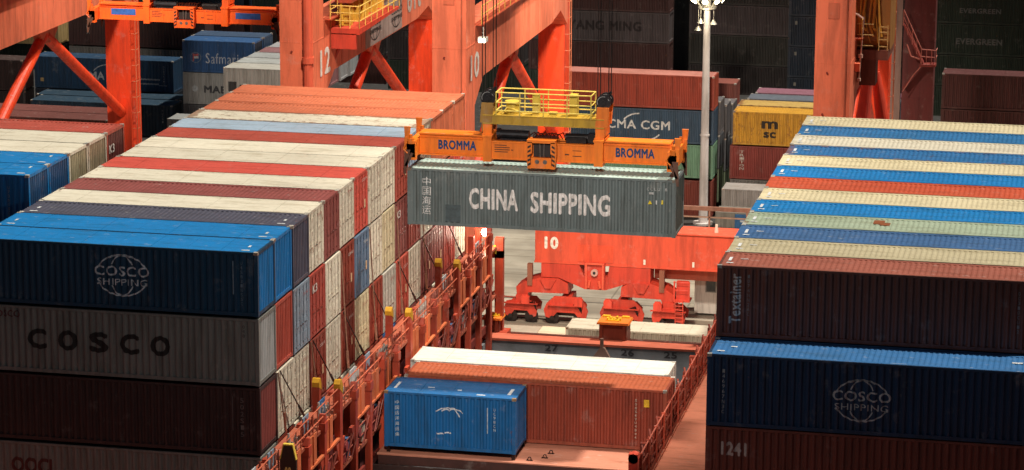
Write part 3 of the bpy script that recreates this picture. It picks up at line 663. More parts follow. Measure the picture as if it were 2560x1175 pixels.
for y in (36.4, 38.0):
    m = MB(); m.box(14.55, 14.85, y-.15, y+.15, -13, -7.9 if y < 37 else -7.5)
    for z in (-8.5, -9.4, -10.3): m.bar((14.7, y-.1, z), (14.7, y+1.0, z+.3), .06, .08)
    sp('end_post', m, M_CRANE, RB, rb)
m = MB(); m.box(14.3, 14.7, 5.9, 6.3, -12.5, -9.3); m.tube((14.5, 5.9, -9.5), (14.5, 6.4, -9.5), .22, 12); m.box(14.0, 14.4, 5.2, 5.6, -13, -10.3); m.tube((14.6,3.8,-13),(14.6,4.4,-10.2),.12); sp('rail_bracket', m, M_CRANE, (.72,.09,.05), rb)
m = MB(); m.box(15.0, 16.0, 5.2, 5.9, -11.2, -10.3); bx = sp('deck_box', m, M_CRANE, (.025,.02,.015), rb); sp('yellow_edge', MB().box(15.0, 16.0, 5.17, 5.25, -10.3, -10.22), M_CRANE, (.8,.55,.03), rb)
m = MB(); m.box(17.3, 17.5, 2.0, 2.2, -11.2, -9.8); m.path([(17.2,2,-11.1),(17.6,3,-10.3),(17.9,3.2,-9.8),(18.2,4.5,-9.9)], .05); m.tube((18.3,5,-11.2),(18.45,5.4,-8.6),.06); sp('deck_fitting', m, M_CRANE, (.65,.10,.06), rb)
# rope and cable tangle by the far posts
m = MB(); rs2 = random.Random(8)
for i in range(9):
    x = 14.9+rs2.random()*.8; y = 37+rs2.random()*.8; pts = [(x, y, -9.0), (x+rs2.uniform(-.3,.3), y, -8.3), (x+rs2.uniform(-.5,.5), y, -7.8+rs2.random()*.8)]; m.path(pts, .07)
m.tube((15.3,37.4,-11.2),(15.3,37.4,-8.6),.2); sp('cable_bundle', m, M_CRANE, (.55,.46,.30), rb)

# hatch cover under the bay cargo (liftable: a thing of its own)
m = MB(); m.box(1.75, 14.35, 12.05, 21.0, -12.06, -12.0)
h = tag(ob('hatch_cover', (m, M_DECK), None, (.58,.23,.15)), 'flat salmon-brown steel hatch cover under the brown and blue bay containers', 'hatch cover', 'hatch covers')
ob('cover_frame', (MB().box(1.8, 14.3, 12.09, 20.95, -12.5, -12.06), M_DECK), h, (.07,.025,.02))
for x, y in ((8.7, 12.5), (9.3, 13.0), (9.45, 13.7)):
    m = MB(); m.path([(x-.1, y, -11.985), (x-.03, y, -11.84), (x+.05, y, -11.84), (x+.1, y, -11.985)], .022); m.box(x-.15, x+.15, y-.06, y+.06, -12.0, -11.98); ob('lashing_eye', (m, M_METAL), h, (.03,.02,.02))
for x in (2.12, 7.9):
    for y in (12.38, 14.5): ob('stacking_shoe', (MB().box(x, x+.16, y, y+.16, -12.0, -11.72), M_METAL), h, (.03,.02,.02))
m = MB(); m.box(1.5, 14.3, 11.55, 12.02, -13.3, -12.75); m.box(1.5, 14.3, 11.9, 12.02, -14.5, -12.5)
sp('cross_beam', m, M_DECK, (.05,.025,.022))
container(2.1, 8.9, -14.0, (.10,.13,.16), 'blue-grey container roof down in the hold below the short blue container', side=False, end=None, group='containers in the open bay')

# lashing rods on the ends of the left stack
def rod(y0, z0, y1, z1, lab, x=.12):
    m = MB(); m.tube((x+.35, y0, z0), (x-.05, y1, z1), .028, 6); d = (Vector((x-.05,y1,z1))-Vector((x+.35,y0,z0)))
    a = Vector((x+.35,y0,z0)); m.tube(a, a+d*.22, .055, 8)
    tag(ob('lashing_rod', (m, M_METAL), None, (.07,.055,.05)), 'thin dark lashing rod slanting across the container ends of the left stack', 'lashing rod', 'lashing rods on the left stack')
for k in (1, 3, 5, 7, 9, 11, 13):
    y = k*P; z = -8.55 if k % 4 == 1 else -5.65
    rod(y+2.3, -8.2, y+.15, z if z > -8 else -5.65, '', .12); rod(y+2.2, -8.2, y+.35, -5.9, '', .16)
    if k < 12:
        tag(ob('lashing_rod', (MB().tube((.35, y-.05, -8.2), (.06, y-.05, -2.9 if k % 2 and k > 3 else -5.7), .03, 6).tube((.35,y-.05,-8.2),(.3,y-.05,-7.4),.06), M_METAL), None, (.5,.28,.2)),
            'upright pale lashing rod standing before the container ends of left stack', 'lashing rod', 'upright rods on the left stack')

# ------------------------------------------------------------------ quay cranes
CR = (.86,.20,.10); CR_DIM = (.88,.065,.012)  # one paint, two tones: the brighter seaside light is put into the colour
def crane(x0, name_label, bogies, number):
    cr = empty('quay_crane', (x0, 46, -22.6), name_label, 'crane', 'orange quay cranes')
    def p(n, mb, col, par=None, mat=M_CRANE):
        o = ob(n, (mb, mat), None, col); o.parent = par or cr
        if not par: o.matrix_parent_inverse = Matrix.Translation(-Vector(cr.location))
        return o
    out = []
    for s, X in enumerate((x0, x0+21.4)):
        m = MB(); m.box(X, X+1.95, 46, 48.2, -18.5, 12)
        for z in (-12, -6.2, 0.9, 6): m.box(X-.015, X+1.965, 45.985, 48.215, z, z+.05)
        leg = p('seaside_leg', m, CR)
        for z in (-3.4, 3.4): p('access_hatch', MB().box(X+.7, X+1.25, 45.96, 46, z, z+.8).box(X+.66, X+1.29, 45.975, 46, z-.04, z+.84), shade(CR, .8), leg)
        p('cable_conduit', MB().tube((X+1.7, 45.93, -18), (X+1.7, 45.93, 12), .045, 8), shade(CR, .55), leg)
        for q in range(3): p('ladder_bracket', MB().tube((X+.3+q*.2, 45.98, -4.2+q*2.3), (X+.3+q*.2, 45.9, -4.2+q*2.3), .06), (.25,.03,.02), leg)
        m = MB(); m.box(X, X+1.75, 76, 78, -16, 12); m.box(X-.012, X+1.762, 75.988, 78.012, -7.35, -7.27)
        m.box(X+1.2, X+1.24, 75.985, 76, -16, 12)
        p('landside_leg', m, CR_DIM if s == 0 or True else CR)
        m = MB()
        for i in range(22): m.path([(X+1.75, 76.3, -15+i*1.1), (X+2.05, 76.3, -15+i*1.1), (X+2.05, 76.9, -15+i*1.1)], .022)
        m.tube((X+2.05, 76.3, -15.5), (X+2.05, 76.3, 9), .025); m.tube((X+2.05, 76.9, -15.5), (X+2.05, 76.9, 9), .025)
        p('ladder', m, (.6,.2,.1))
        m = MB(); m.prismY([(48.2, -2.6), (50.4, -1.3), (70.5, -1.3), (73.6, -.9), (76, -2.2), (76, 1.9), (48.2, 1.9)], X+.2, X+1.96)
        for y in (52, 56.5, 61.6, 66.6, 71): m.box(X+1.96, X+1.972, y, y+.05, -1.3, 1.9)
        m.prismY([(60.2, -1.3), (64.2, -1.3), (62.9, -2.4), (61.5, -2.4)], X+.7, X+1.3)
        bm = p('portal_beam', m, shade(CR, .92))
        p('brace', MB().tube((X+1, 61.9, -1.9), (X+1, 48.2, -9.6), .36, 16), CR_DIM); p('brace', MB().tube((X+1, 62.1, -1.9), (X+1, 76, -9.4), .36, 16), CR_DIM)
        # walkway with yellow rails along the beam top
        m = MB()
        yr0, yr1 = 48.4, 75
        for z in (2.5, 3.0): m.tube((X+2.3, yr0, z), (X+2.3, yr1, z), .03)
        for i in range(18): m.tube((X+2.3, yr0+i*1.56, 1.95), (X+2.3, yr0+i*1.56, 3.0), .026)
        wk = p('catwalk', MB().box(X+1.8, X+2.35, yr0, yr1, 1.88, 1.95), (.5,.08,.03)); p('guard_rail', m, (.72,.46,.10), wk)
        out.append((X, leg, bm))
    m = MB(); m.box(x0-.1, x0+23.3, 75.85, 78.15, -18.35, -16.0); m.box(x0-.15, x0+23.35, 75.75, 78.25, -16.02, -15.95); m.box(x0-.15, x0+23.35, 75.78, 78.22, -18.42, -18.33)
    sill = p('sill_beam', m, (.74,.095,.045)); m = MB(); m.box(x0-.1, x0+23.3, 45.9, 48.3, -20.5, -18.5); p('sill_beam', m, (.80,.075,.03))
    if number:
        lettering(cr, number, '-y', (.55, 29.84, 5.15), .95, .86, (.88,.84,.76), .05, name='crane_number')
        m = MB()
        for x in (7.3, 10.6, 13.8): m.box(x0+x, x0+x+.14, 75.83, 75.85, -18.2, -17.85)
        p('sill_marking', m, (.85,.8,.7), sill, M_MARK)
        p('tie_beam', MB().box(3.9, 9.5, 77.9, 79.2, -19.6, -18.45), (.85,.24,.14))
        p('access_plate', MB().box(-1.0, 1.4, 75.81, 75.85, -18.2, -17.05), (.82,.09,.035), sill)
        p('lamp_stub', MB().tube((8.2, 76.8, -15.95), (8.2, 76.8, -15.4), .14, 10, .08), (.75,.7,.6))
    return cr, p, out
c12, p12, o12 = crane(-34.1, 'orange-red quay crane marked 12, spanning the upper left', False, None)
c10, p10, o10 = crane(-3.84, 'orange-red quay crane marked 10, standing behind the lifted container', True, '10')
# painted marks
X2 = -12.7+1.8-33+33
def on_beam(par, s, y, z, w, h, col, X, b=.03): 
    o = lettering(par, s, '+x', (X+1.976, y, z), w, h, col, b, name='crane_number'); o.matrix_parent_inverse = Matrix.Translation(-Vector(par.location)); return o
on_beam(c12, '12', 47.35, -1.25, 2.1, 1.55, (.8,.76,.7), -12.7); on_beam(c12, '61t', 67.8, -.6, 3.6, 1.9, (.55,.5,.45), -12.7)
on_beam(c10, '10', 47.0, -1.1, 2.2, 1.5, (.8,.76,.7), -3.84)
p12('grey_panel', MB().box(-12.7+1.9, -12.7+1.975, 57.4, 66.4, -1.25, 1.85), (.34,.27,.25))
for y in (58.3, 63.6):
    m = MB(); n = 20
    for a0, a1 in ((15, 165), (195, 345)):
        for i in range(n):
            a, b2 = R_(a0+(a1-a0)*i/n), R_(a0+(a1-a0)*(i+1)/n)
            for r in ((1.25, .85), (.5, .85)):
                q = lambda t, k: (-12.7+1.98, y+1.4+(r[0]+k)*math.cos(t), .25-.35+(r[1]+k)*math.sin(t))
                m.add([q(a,0), q(b2,0), q(b2,.09), q(a,.09)], [(0,1,2,3)])
    p12('emblem', m, (.05,.045,.045), None, M_MARK)
    for s_, dz, h_ in (('COSCO', -.12, .38), ('SHIPPING', -.55, .28)):
        o = lettering(c12, s_, '+x', (-12.7+1.982, y+.1, .0+dz), 2.7, h_, (.04,.04,.04), .02); o.matrix_parent_inverse = Matrix.Translation(-Vector(c12.location))
# platform with yellow rail and cable gear on the middle leg of crane 12
def platform(p, X, ya, yb, zf):
    m = MB(); m.prismY([(ya, zf-.35), (yb, zf-.15), (yb, zf), (ya, zf)], X, X+1.7); m.box(X, X+1.5, ya, ya+.2, zf-1.2, zf-.3); m.bar((X+.2, ya+3.5, zf-.2), (X-.2, ya+.5, zf-2.2), .2, .25)
    pf = p('platform', m, (.62,.06,.03)); m = MB()
    for z in (.45, .9, 1.3):
        m.path([(X, ya, zf+z), (X+1.7, ya, zf+z), (X+1.7, yb, zf+z)], .032)
    for i in range(8): m.tube((X+1.7, ya+(yb-ya)*i/7, zf), (X+1.7, ya+(yb-ya)*i/7, zf+1.3), .028)
    for i in range(4): m.tube((X+1.7*i/3, ya, zf), (X+1.7*i/3, ya, zf+1.3), .028)
    p('guard_rail', m, (.82,.55,.12), pf)
    rr = random.Random(4); m = MB()
    for i in range(12):
        y = ya+.8+i*.75; x = X+.3+rr.random()*.8
        m.path([(x, y, zf+.05), (x+rr.uniform(-.1,.2), y+rr.uniform(-.3,.3), zf+1.2), (x+rr.uniform(-.2,.4), y+rr.uniform(-.5,.5), zf+2.6), (x, y+.3, zf+4.5)], .085, 8)
    for i in range(5): m.box(X+.2, X+.9, ya+1+i*1.8, ya+1.5+i*1.8, zf, zf+rr.uniform(.8, 1.9))
    p('festoon_cable', m, (.70,.42,.04), pf)
    m = MB(); m.box(X+.1, X+1.1, ya+.5, yb-2.5, zf+1.4, zf+4.5); p('cable_housing', m, (.42,.07,.03), pf)
    return pf
platform(p12, -10.7, 49.6, 58.9, 1.25)
m = MB(); m.path([(-10.98, 45.75, 5), (-10.98, 45.75, -.4), (-10.98, 45.75, -6)], .27, 12); m.tube((-10.98,45.75,.15),(-10.98,45.75,-.2),.35,12); p12('cable_pipe', m, (.72,.12,.06))
m = MB(); m.tube((-1.2, 47.2, 2.0), (-1.2, 47.2, 1.4), .05); m.box(-1.45, -.95, 47.0, 47.4, 1.2, 1.45); fx = p10('flood_light', m, (.6,.6,.55)); p10('lamp_lens', MB().box(-1.4, -1.0, 46.98, 47.0, 1.16, 1.4), (1,1,1), fx, M_LAMP2)
# gear hanging by the right leg of crane 10
X = 17.56
m = MB(); m.prismY([(50, 1.1), (53, 1.1), (53.6, 1.7), (53.6, 9), (49.5, 9), (49.5, 1.7)], X+1.6, X+3.75); cab = p10('cable_tower', m, (.36,.15,.03))
m = MB(); m.box(X+1.9, X+3.7, 49.3, 53.4, .65, 1.2); m.box(X+2.1, X+3.0, 50.0, 51.4, -.9, .65); p10('tower_base', m, (.18,.05,.03), cab)
m = MB()
for i in range(8): x = X+1.95+i*.17+.05*math.sin(i*5); m.path([(x, 49.4, 8), (x+.1*math.sin(i), 49.3, 5.5), (x-.16*math.cos(i*2), 49.25, 3.9), (x+.1*math.cos(i), 49.2, 2.9-.2*(i%3)), (x+.2, 49.35, 1.6+.35*(i%3))], .03+.025*(i%3), 8)
p10('festoon_cable', m, (.70,.36,.05), cab)
m = MB()
for z in (1.4, 1.8, 2.2, 2.5): m.box(X+3.2, X+3.65, 49.2, 49.24, z, z+.05)
for z in (1.5, 2.1, 2.7): m.tube((X+2.0, 48.9, z), (X+2.9, 48.9, z), .025)
m.box(X+3.16, X+3.21, 49.2, 49.24, 1.2, 2.6); m.box(X+3.64, X+3.69, 49.2, 49.24, 1.2, 2.6); p10('ladder_cage', m, (.62,.42,.15), cab)
m = MB(); m.tube((X+2.35, 48.7, 3.1), (X+2.2, 48.7, -.3), .045); m.tube((X+2.25,48.7,1.05),(X+2.25,48.7,.85),.12); m.tube((X+2.2,48.7,-.3),(X+2.2,48.7,-.45),.1); m.path([(X+1.75,48.7,3.3),(X+2.0,48.7,3.25),(X+2.35,48.7,3.0)],.07); p10('hook_rod', m, (.7,.45,.36), cab)
p10('link_beam', MB().box(X+1.95, X+2.25, 48.2, 49.0, .15, .6), CR)
m = MB(); m.tube((X+2.15, 55.5, -1.1), (X+1.0, 55.5, -14), .3, 18, .85); p10('support_tube', m, (.8,.08,.05)); m = MB(); m.tube((X+2.5, 56.2, -1.2), (X+4.8, 56.2, -14), .25, 18, .95); p10('support_tube', m, (.8,.07,.03))

# bogie set under the sill of crane 10
BR = (.62,.055,.028); y0, y1 = 75.6, 77.6
eq = p10('equalizer_beam', MB().prism([(-3.5,-18.45),(-.9,-18.45),(-.55,-19.2),(1.05,-19.2),(1.15,-18.45),(3.95,-18.45),(3.95,-19.5),(2.6,-19.5),(.9,-20.1),(-.5,-20.1),(-2.3,-19.4),(-3.5,-19.4)], y0+.2, y1-.2)
         .box(-.5, .9, y0, y0+.2, -20.05, -18.2), BR)
m = MB(); m.box(-.42, -.3, y0-.14, y0, -20.0, -18.3); m.box(.72, .84, y0-.14, y0, -20.0, -18.3); m.box(-.42, .84, y0-.16, y0, -18.3, -18.2); m.tube((-.12,y0-.12,-19.4),(-.2,y0-.12,-19.9),.09); m.tube((.52,y0-.12,-19.4),(.6,y0-.12,-19.9),.09); p10('pivot_frame', m, (.85,.12,.06), eq)
p10('pivot_pin', MB().tube((.2, y0-.2, -18.85), (.2, y0, -18.85), .24, 18), (.6,.35,.3), eq); p10('pin_bore', MB().tube((.2, y0-.23, -18.85), (.2, y0-.2, -18.85), .10, 14), (.02,.02,.02), eq, M_MARK)
for fl, cx, pts in ((1, -3.0, [(-3.6,-19.45),(-2.3,-19.45),(-1.65,-19.8),(-1.6,-20.45),(-4.35,-20.5),(-4.6,-21.2),(-5.1,-21.2),(-5.2,-20.15),(-4.7,-19.8)]),
                ):
    a = p10('sub_equalizer', MB().prism(pts, y0+.1, y1-.1).prism([(cx-.55,-19.5),(cx+.55,-19.5),(cx+.2,-20.15),(cx-.2,-20.15)], y0-.02, y0+.1), BR, eq)
    b_ = p10('sub_equalizer', MB().prism([(6.65-.5+.0-1.9*0+(-x)-4.05+(-.15), z) if False else (.35-x, z) for x, z in pts], y0+.1, y1-.1).prism([(.35-cx-.55,-19.5),(.35-cx+.55,-19.5),(.35-cx+.2,-20.15),(.35-cx-.2,-20.15)], y0-.02, y0+.1), BR, eq)
for i, bx_ in enumerate((-4.85, -1.75, 2.1, 5.25)):
    kx = 1.32 if i in (1, 2) else 1.0
    zt_ = -20.65 if i in (1, 2) else -21.05
    m = MB(); m.prism([(bx_+a*kx, b) for a, b in ((-1.15,-21.6),(-1.0,-21.15),(-.6,zt_),(.6,zt_),(1.0,-21.15),(1.15,-21.6),(1.05,-22.1),(.75,-22.2),(.45,-21.75),(-.45,-21.75),(-.75,-22.2),(-1.05,-22.1))], y0-.05, y0+.1)
    m.prism([(bx_-1.1,-21.6),(bx_-.7,-21.2),(bx_+.7,-21.2),(bx_+1.1,-21.6),(bx_+1.0,-22.1),(bx_-1.0,-22.1)], y1-.1, y1)
    m.box(bx_-.35, bx_+.35, y0, y1, -21.3, -20.7); m.box(bx_-1.2, bx_+1.2, y0-.3, y0-.05, -21.25, -21.2)
    bo = p10('bogie', m, shade(BR, random.uniform(.85, 1.15)), eq)
    for wx in (-.72*kx, .72*kx):
        w_ = MB(); w_.wheel(bx_+wx, y0+.15, y0+.45, -22.16, .40, 24); w_.wheel(bx_+wx, y0+.1, y0+.15, -22.16, .46, 24); w_.wheel(bx_+wx, y0-.08, y0+.1, -22.16, .16, 12)
        o = ob('wheel', (w_, M_METAL), None, (.045,.035,.035)); o.parent = bo
    mx = bx_+(-.7*kx if i > 1 else .7*kx) if i != 0 else bx_+.35
    m = MB(); m.box(mx-.28, mx+.28, y0-.4, y0-.06, -21.2, -20.72); m.prism([(mx-.24,-20.72),(mx+.24,-20.72),(mx+.16,-20.6),(mx-.2,-20.6)], y0-.38, y0-.08)
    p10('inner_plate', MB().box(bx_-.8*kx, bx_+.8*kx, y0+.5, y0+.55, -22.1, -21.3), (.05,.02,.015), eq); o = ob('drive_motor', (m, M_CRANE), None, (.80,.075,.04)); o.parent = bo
    m = MB(); rr = random.Random(i)
    for q in range(5): m.path([(bx_+.5, y0-.05, -21.2), (bx_+.8+rr.random()*.2, y0-.15, -20.9-rr.random()*.4), (bx_+1.1, y0-.05, -21.5-rr.random()*.3)], .025)
    o = ob('hose_bundle', (m, M_METAL), None, (.03,.025,.025)); o.parent = bo
for x in (-4.25, 4.75):
    p10('cable_post', MB().box(x-.17, x+.17, y0, y0+.35, -20.0, -18.5), (.28,.10,.06), eq)
m = MB(); m.tube((-7.3, y0+.3, -20.9), (-5.1, y0+.3, -20.95), .06); m.tube((-7.5,y0+.3,-20.9),(-6.7,y0+.3,-20.91),.09); p10('rail_clamp', m, (.4,.08,.05), eq)
m = MB(); m.box(5.6, 5.7, y0-.3, y0-.2, -20.4, -19.1); m.box(6.6, 6.7, y0-.3, y0-.2, -20.4, -19.1); m.box(5.6, 6.7, y0-.3, y0+.8, -20.5, -20.4); m.box(5.75, 6.55, y0, y0+.5, -20.4, -19.2)
for z in (-19.15, -19.7): m.tube((5.65, y0-.25, z), (6.65, y0-.25, z), .03)
p10('service_platform', m, (.75,.07,.04), eq)
m = MB(); m.tube((5.72, y0-.35, -20.3), (5.78, y0-.35, -22.5), .035); m.tube((6.25, y0-.35, -20.3), (6.3, y0-.35, -22.5), .035)
for i in range(8): m.tube((5.73, y0-.35, -20.5-i*.27), (6.27, y0-.35, -20.5-i*.27), .028)
p10('ladder', m, (.8,.09,.05), eq)
# electrical cabin behind
g = empty('site_cabin', (6.35, 80, -22.4), 'small off-white cabin with red flat roof beside the crane wheels', 'cabin')
ob('wall', (MB().box(0, 3.2, 0, 2.4, 0, 3.3), M_PAINT), g, (.82,.80,.72)); ob('roof', (MB().box(-.15, 3.35, -.15, 2.55, 3.3, 3.6), M_CRANE), g, (.6,.12,.07))
wd = ob('window', (MB().box(.75, 1.5, -.03, 0, 1.5, 2.5), M_MARK), g, (.3,.3,.27)); ob('pane', (MB().box(.82, 1.43, -.04, -.03, 1.57, 2.43), M_GLASS), wd)

# ------------------------------------------------------------------ quay, water, rails
ob('quay_ground', (MB().box(-500, 500, 43, 900, -23.2, -22.6), M_QUAY)).update() if False else None
q = ob('quay_ground', (MB().box(-500, 500, 43, 900, -30, -22.6), M_QUAY)); q['kind'] = 'structure'
m = MB(); m.box(-500, 500, 106.2, 900, -22.7, -22.595); m.box(-500, -13, 79.5, 106.2, -22.7, -22.595)
M_DIM_YARD = paint_material('dim_yard_ground', -.2, .2, .85, (.4,.4,.4)); q = ob('dim_yard_ground', (m, M_DIM_YARD), None, (.035,.033,.033,1)); q['kind'] = 'structure'  # dark sheet over the ground, its colour stands in for missing light
q = ob('water', (MB().add([(-900,-400,-27),(900,-400,-27),(900,43.0,-27),(-900,43.0,-27)], [(0,1,2,3)]), M_WATER)); q['kind'] = 'structure'
m = MB()
for y in (47.1, 76.6): m.box(-200, 200, y-.05, y+.05, -22.6, -22.52)
q = ob('crane_rail', (m, M_METAL), None, (.08,.06,.05)); q['kind'] = 'structure'
m = MB(); m.box(-60, 60, 81.9, 82.0, -22.6, -22.592); m.box(-60, 60, 70.2, 70.3, -22.6, -22.592); q = ob('quay_channel', (m, M_MARK), None, (.05,.04,.035)); q['kind'] = 'structure'

# white container on a truck chassis on the quay
o = container(1.3, 59.6, -18.45, (.72,.68,.54), 'cream container on a trailer on the quay behind the open hatch', H=2.6, roof='flat', wear=.1, end='door', cast=(.6,.55,.4))
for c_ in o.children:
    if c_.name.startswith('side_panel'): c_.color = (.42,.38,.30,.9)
tr = empty('trailer', (1.3, 59.6, -22.6), 'low trailer carrying the cream container on the quay', 'trailer')
ob('chassis', (MB().box(-.1, 12.3, .5, .8, 1.1, 1.53).box(-.1, 12.3, 1.6, 1.9, 1.1, 1.53), M_CRANE), tr, (.2,.03,.02))
for x in (2.0, 3.3, 9.0, 10.3):
    ob('wheel', (MB().wheel(x, .0, .5, .5, .5, 20).wheel(x, 1.9, 2.4, .5, .5, 20), M_METAL), tr, (.02,.02,.02))
g = empty('loading_platform', (-1.6, 61, -22.6), 'low pale beige platform on the quay left of the cream container', 'platform')
ob('platform_body', (MB().prism([(-1.2, 0), (3.4, 0), (3.4, .8), (-1.0, .8), (-1.2, .6)], 0, 11.0), M_DECK), g, (.60,.51,.37)); ob('cleat', (MB().box(.6, 1.3, 6.0, 6.3, .8, .86), M_MARK), g, (.08,.05,.03))

# high mast light
ml = empty('mast_light', (2.85, 108.3, -22.6), 'tall grey floodlight mast with a ring of lit lamps', 'light mast')
m = MB(); m.tube((0,0,0), (0,0,17.2), .36, 16, .25); m.tube((0,0,0), (0,0,.15), .8, 16); m.tube((0,0,7), (0,0,7.12), .38, 16); ob('pole', (m, M_CRANE), ml, (.66,.62,.62))
rg = ob('lamp_ring', (MB().tube((0,0,16.95), (0,0,17.08), .72, 20).tube((0,0,17.1), (0,0,18.2), .3, 10), M_METAL), ml, (.6,.56,.5))
for i in range(8):
    a = i*math.pi/4; dx, dy = math.cos(a), math.sin(a)
    m = MB(); m.tube((dx*.5, dy*.5, 17.0), (dx*.98, dy*.98, 17.7), .045); m.tube((dx*.95, dy*.95, 17.85), (dx*1.22, dy*1.22, 17.62), .12, 10, .24); la = ob('flood_light', (m, M_METAL), rg, (.5,.47,.4))
    ob('lamp_lens', (MB().tube((dx*1.22, dy*1.22, 17.62), (dx*1.25, dy*1.25, 17.60), .22, 12), M_LAMP2), la)
for i, (x, y, z) in enumerate(((-.62, -.3, 15.3), (.55, -.3, 15.8), (-.42, -.5, 15.9))):
    m = MB(); m.tube((x, y, z), (x, y, z+.35), .28, 12, .05); m.tube((x, y, z+.35), (x, y, 16.9), .02); ob('hanging_lamp', (m, M_METAL), ml, (.8,.76,.68))

# ------------------------------------------------------------------ container yard beyond the quay
GR = 'containers in the yard beyond the quay'
def yard(x, y, zt, c, lab, L=12.19, H=2.6, end='wall', top=True, side=True, roof='flat', wear=.3, **k):
    return container(x, y, zt, c, lab, L=L, H=H, end=end, top=top, side=side, roof=roof, wear=wear, group=GR, **k)
WT = (.75,.75,.75)
# red stack behind the spreader
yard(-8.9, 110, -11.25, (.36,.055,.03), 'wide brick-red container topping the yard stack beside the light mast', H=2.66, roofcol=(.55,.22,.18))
o = yard(-8.9, 110, -13.98, (.045,.085,.14), 'slate blue container with CMA CGM lettering under the brick-red one', H=2.66, top=False)
lettering(o, 'CMA CGM', '-y', (3.75, .004, 1.0), 5.0, .72, WT, .025); m = MB(); arc_strip(m, 6.3, 1.2, 1.4, 1.05, 90, 150, .11, .004); arc_strip(m, 6.6, 1.35, 1.6, 1.25, 265, 325, .11, .004); decal(o, m, WT)
yard(-8.9, 110, -16.71, (.19,.36,.24), 'pale green container below the slate blue one in the yard', H=2.66, top=False)
yard(-8.9, 110, -19.55, (.22,.045,.03), 'maroon container at the bottom of the stack beside the mast', H=2.9, top=False)
for i in range(1, 4):
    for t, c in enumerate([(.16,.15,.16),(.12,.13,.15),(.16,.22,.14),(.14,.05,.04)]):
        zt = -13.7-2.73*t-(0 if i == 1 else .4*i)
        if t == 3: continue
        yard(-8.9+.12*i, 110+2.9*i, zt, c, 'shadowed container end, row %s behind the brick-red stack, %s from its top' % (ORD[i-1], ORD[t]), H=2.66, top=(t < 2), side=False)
yard(-8.7, 121.6, -13.75, (.30,.09,.07), 'dusty brown container end peeping past the brick-red stack', side=True)
# yellow stack
o = yard(4.55, 112, -14.25, YELL, 'mustard yellow container with black msc letters in the yard', H=2.66, roof='rib', wear=.55)
lettering(o, 'm', '-y', (2.25, .004, 1.35), 1.3, .62, (.03,.02,.015), .04); lettering(o, 'sc', '-y', (2.42, .004, .62), .98, .5, (.03,.02,.015), .05)
o = yard(4.35, 112, -17.0, (.27,.05,.04), 'dark red container with white TRITON down its side', H=2.66, top=False)
for i, ch in enumerate('TRITON'): lettering(o, ch, '-y', (.78, .004, 2.08-i*.27), .36, .2, (.6,.55,.5), .03, rotate=0)
yard(4.5, 114.9, -14.25, (.60,.40,.12), 'weathered yellow container roof right behind the msc one', side=False, roof='flat', wear=.8)
yard(4.9, 117.8, -14.25, (.13,.15,.19), 'blue-grey container roof third in the mustard yellow row', side=False)
yard(5.2, 120.7, -14.25, (.28,.12,.17), 'dull purple container roof last in the mustard yellow row', side=False)
yard(4.4, 112, -19.7, (.2,.19,.18), 'dark container at the ground under the TRITON one', H=2.66, top=False)
yard(4.5, 106.6, -19.35, (.36,.34,.33), 'grey short container on the ground left of the right block', L=6.06, H=2.6, roof='flat')
g = empty('storage_unit', (4.6, 102.5, -22.6), 'low grey unit with a blue board behind the steel barrier', 'storage unit')
ob('body', (MB().box(0, 6, 0, 2.2, .2, 2.3).box(-.6, 2, -1.2, 0, 0, .35), M_PAINT), g, (.2,.19,.17)); bd = ob('blue_board', (MB().box(1.5, 4.6, -.05, 0, .3, 2.2), M_MARK), g, (.02,.11,.28))
ob('board_stripes', (MB().box(1.9, 4.3, -.06, -.05, 1.6, 1.75).box(2.1, 4.2, -.06, -.05, 1.3, 1.4).box(1.6, 4.3, -.06, -.05, .9, 1.0).box(1.6, 4.3, -.06, -.05, .55, .62), M_MARK), bd, (.45,.5,.55))
g = empty('steel_barrier', (1.5, 98, -22.6), 'long rusty steel barrier frame crossing behind the mast light', 'barrier')
ob('top_rail', (MB().box(-3, 9, 0, .25, 3.35, 3.65), M_CRANE), g, (.35,.16,.11)); ob('middle_rail', (MB().box(-3, 9, .05, .15, 2.8, 2.9).box(-3, 9, .05, .15, 1.5, 1.58), M_CRANE), g, (.5,.3,.22))
for x in (-2.5, 1.1, 3.2, 6.0, 8.6): ob('post', (MB().box(x, x+.12, .05, .2, 0, 3.35), M_CRANE), g, (.42,.2,.14))
# left yard
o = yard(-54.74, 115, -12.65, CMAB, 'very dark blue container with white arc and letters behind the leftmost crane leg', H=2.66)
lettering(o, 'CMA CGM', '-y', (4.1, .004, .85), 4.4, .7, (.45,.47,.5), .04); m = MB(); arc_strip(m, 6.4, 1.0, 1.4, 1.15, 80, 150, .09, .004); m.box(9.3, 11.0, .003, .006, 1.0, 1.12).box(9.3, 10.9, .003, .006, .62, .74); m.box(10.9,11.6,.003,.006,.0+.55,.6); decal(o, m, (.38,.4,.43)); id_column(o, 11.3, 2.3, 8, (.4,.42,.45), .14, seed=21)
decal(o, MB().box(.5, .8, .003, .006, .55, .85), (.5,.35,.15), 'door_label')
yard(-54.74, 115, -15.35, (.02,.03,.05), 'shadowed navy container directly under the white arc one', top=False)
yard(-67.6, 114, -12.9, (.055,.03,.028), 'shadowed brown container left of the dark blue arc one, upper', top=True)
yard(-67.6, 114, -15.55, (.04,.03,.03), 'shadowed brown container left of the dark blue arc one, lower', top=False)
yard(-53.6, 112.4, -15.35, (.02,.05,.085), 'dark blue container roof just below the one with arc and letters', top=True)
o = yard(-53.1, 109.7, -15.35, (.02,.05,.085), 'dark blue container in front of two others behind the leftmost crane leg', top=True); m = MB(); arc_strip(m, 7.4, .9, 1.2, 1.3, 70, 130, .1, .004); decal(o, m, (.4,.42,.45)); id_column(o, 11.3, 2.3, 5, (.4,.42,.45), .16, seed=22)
o = yard(-53.9, 121, -10.0, (.10,.05,.045), 'dim brown container with white vertical letters near the upper left', H=2.6); 
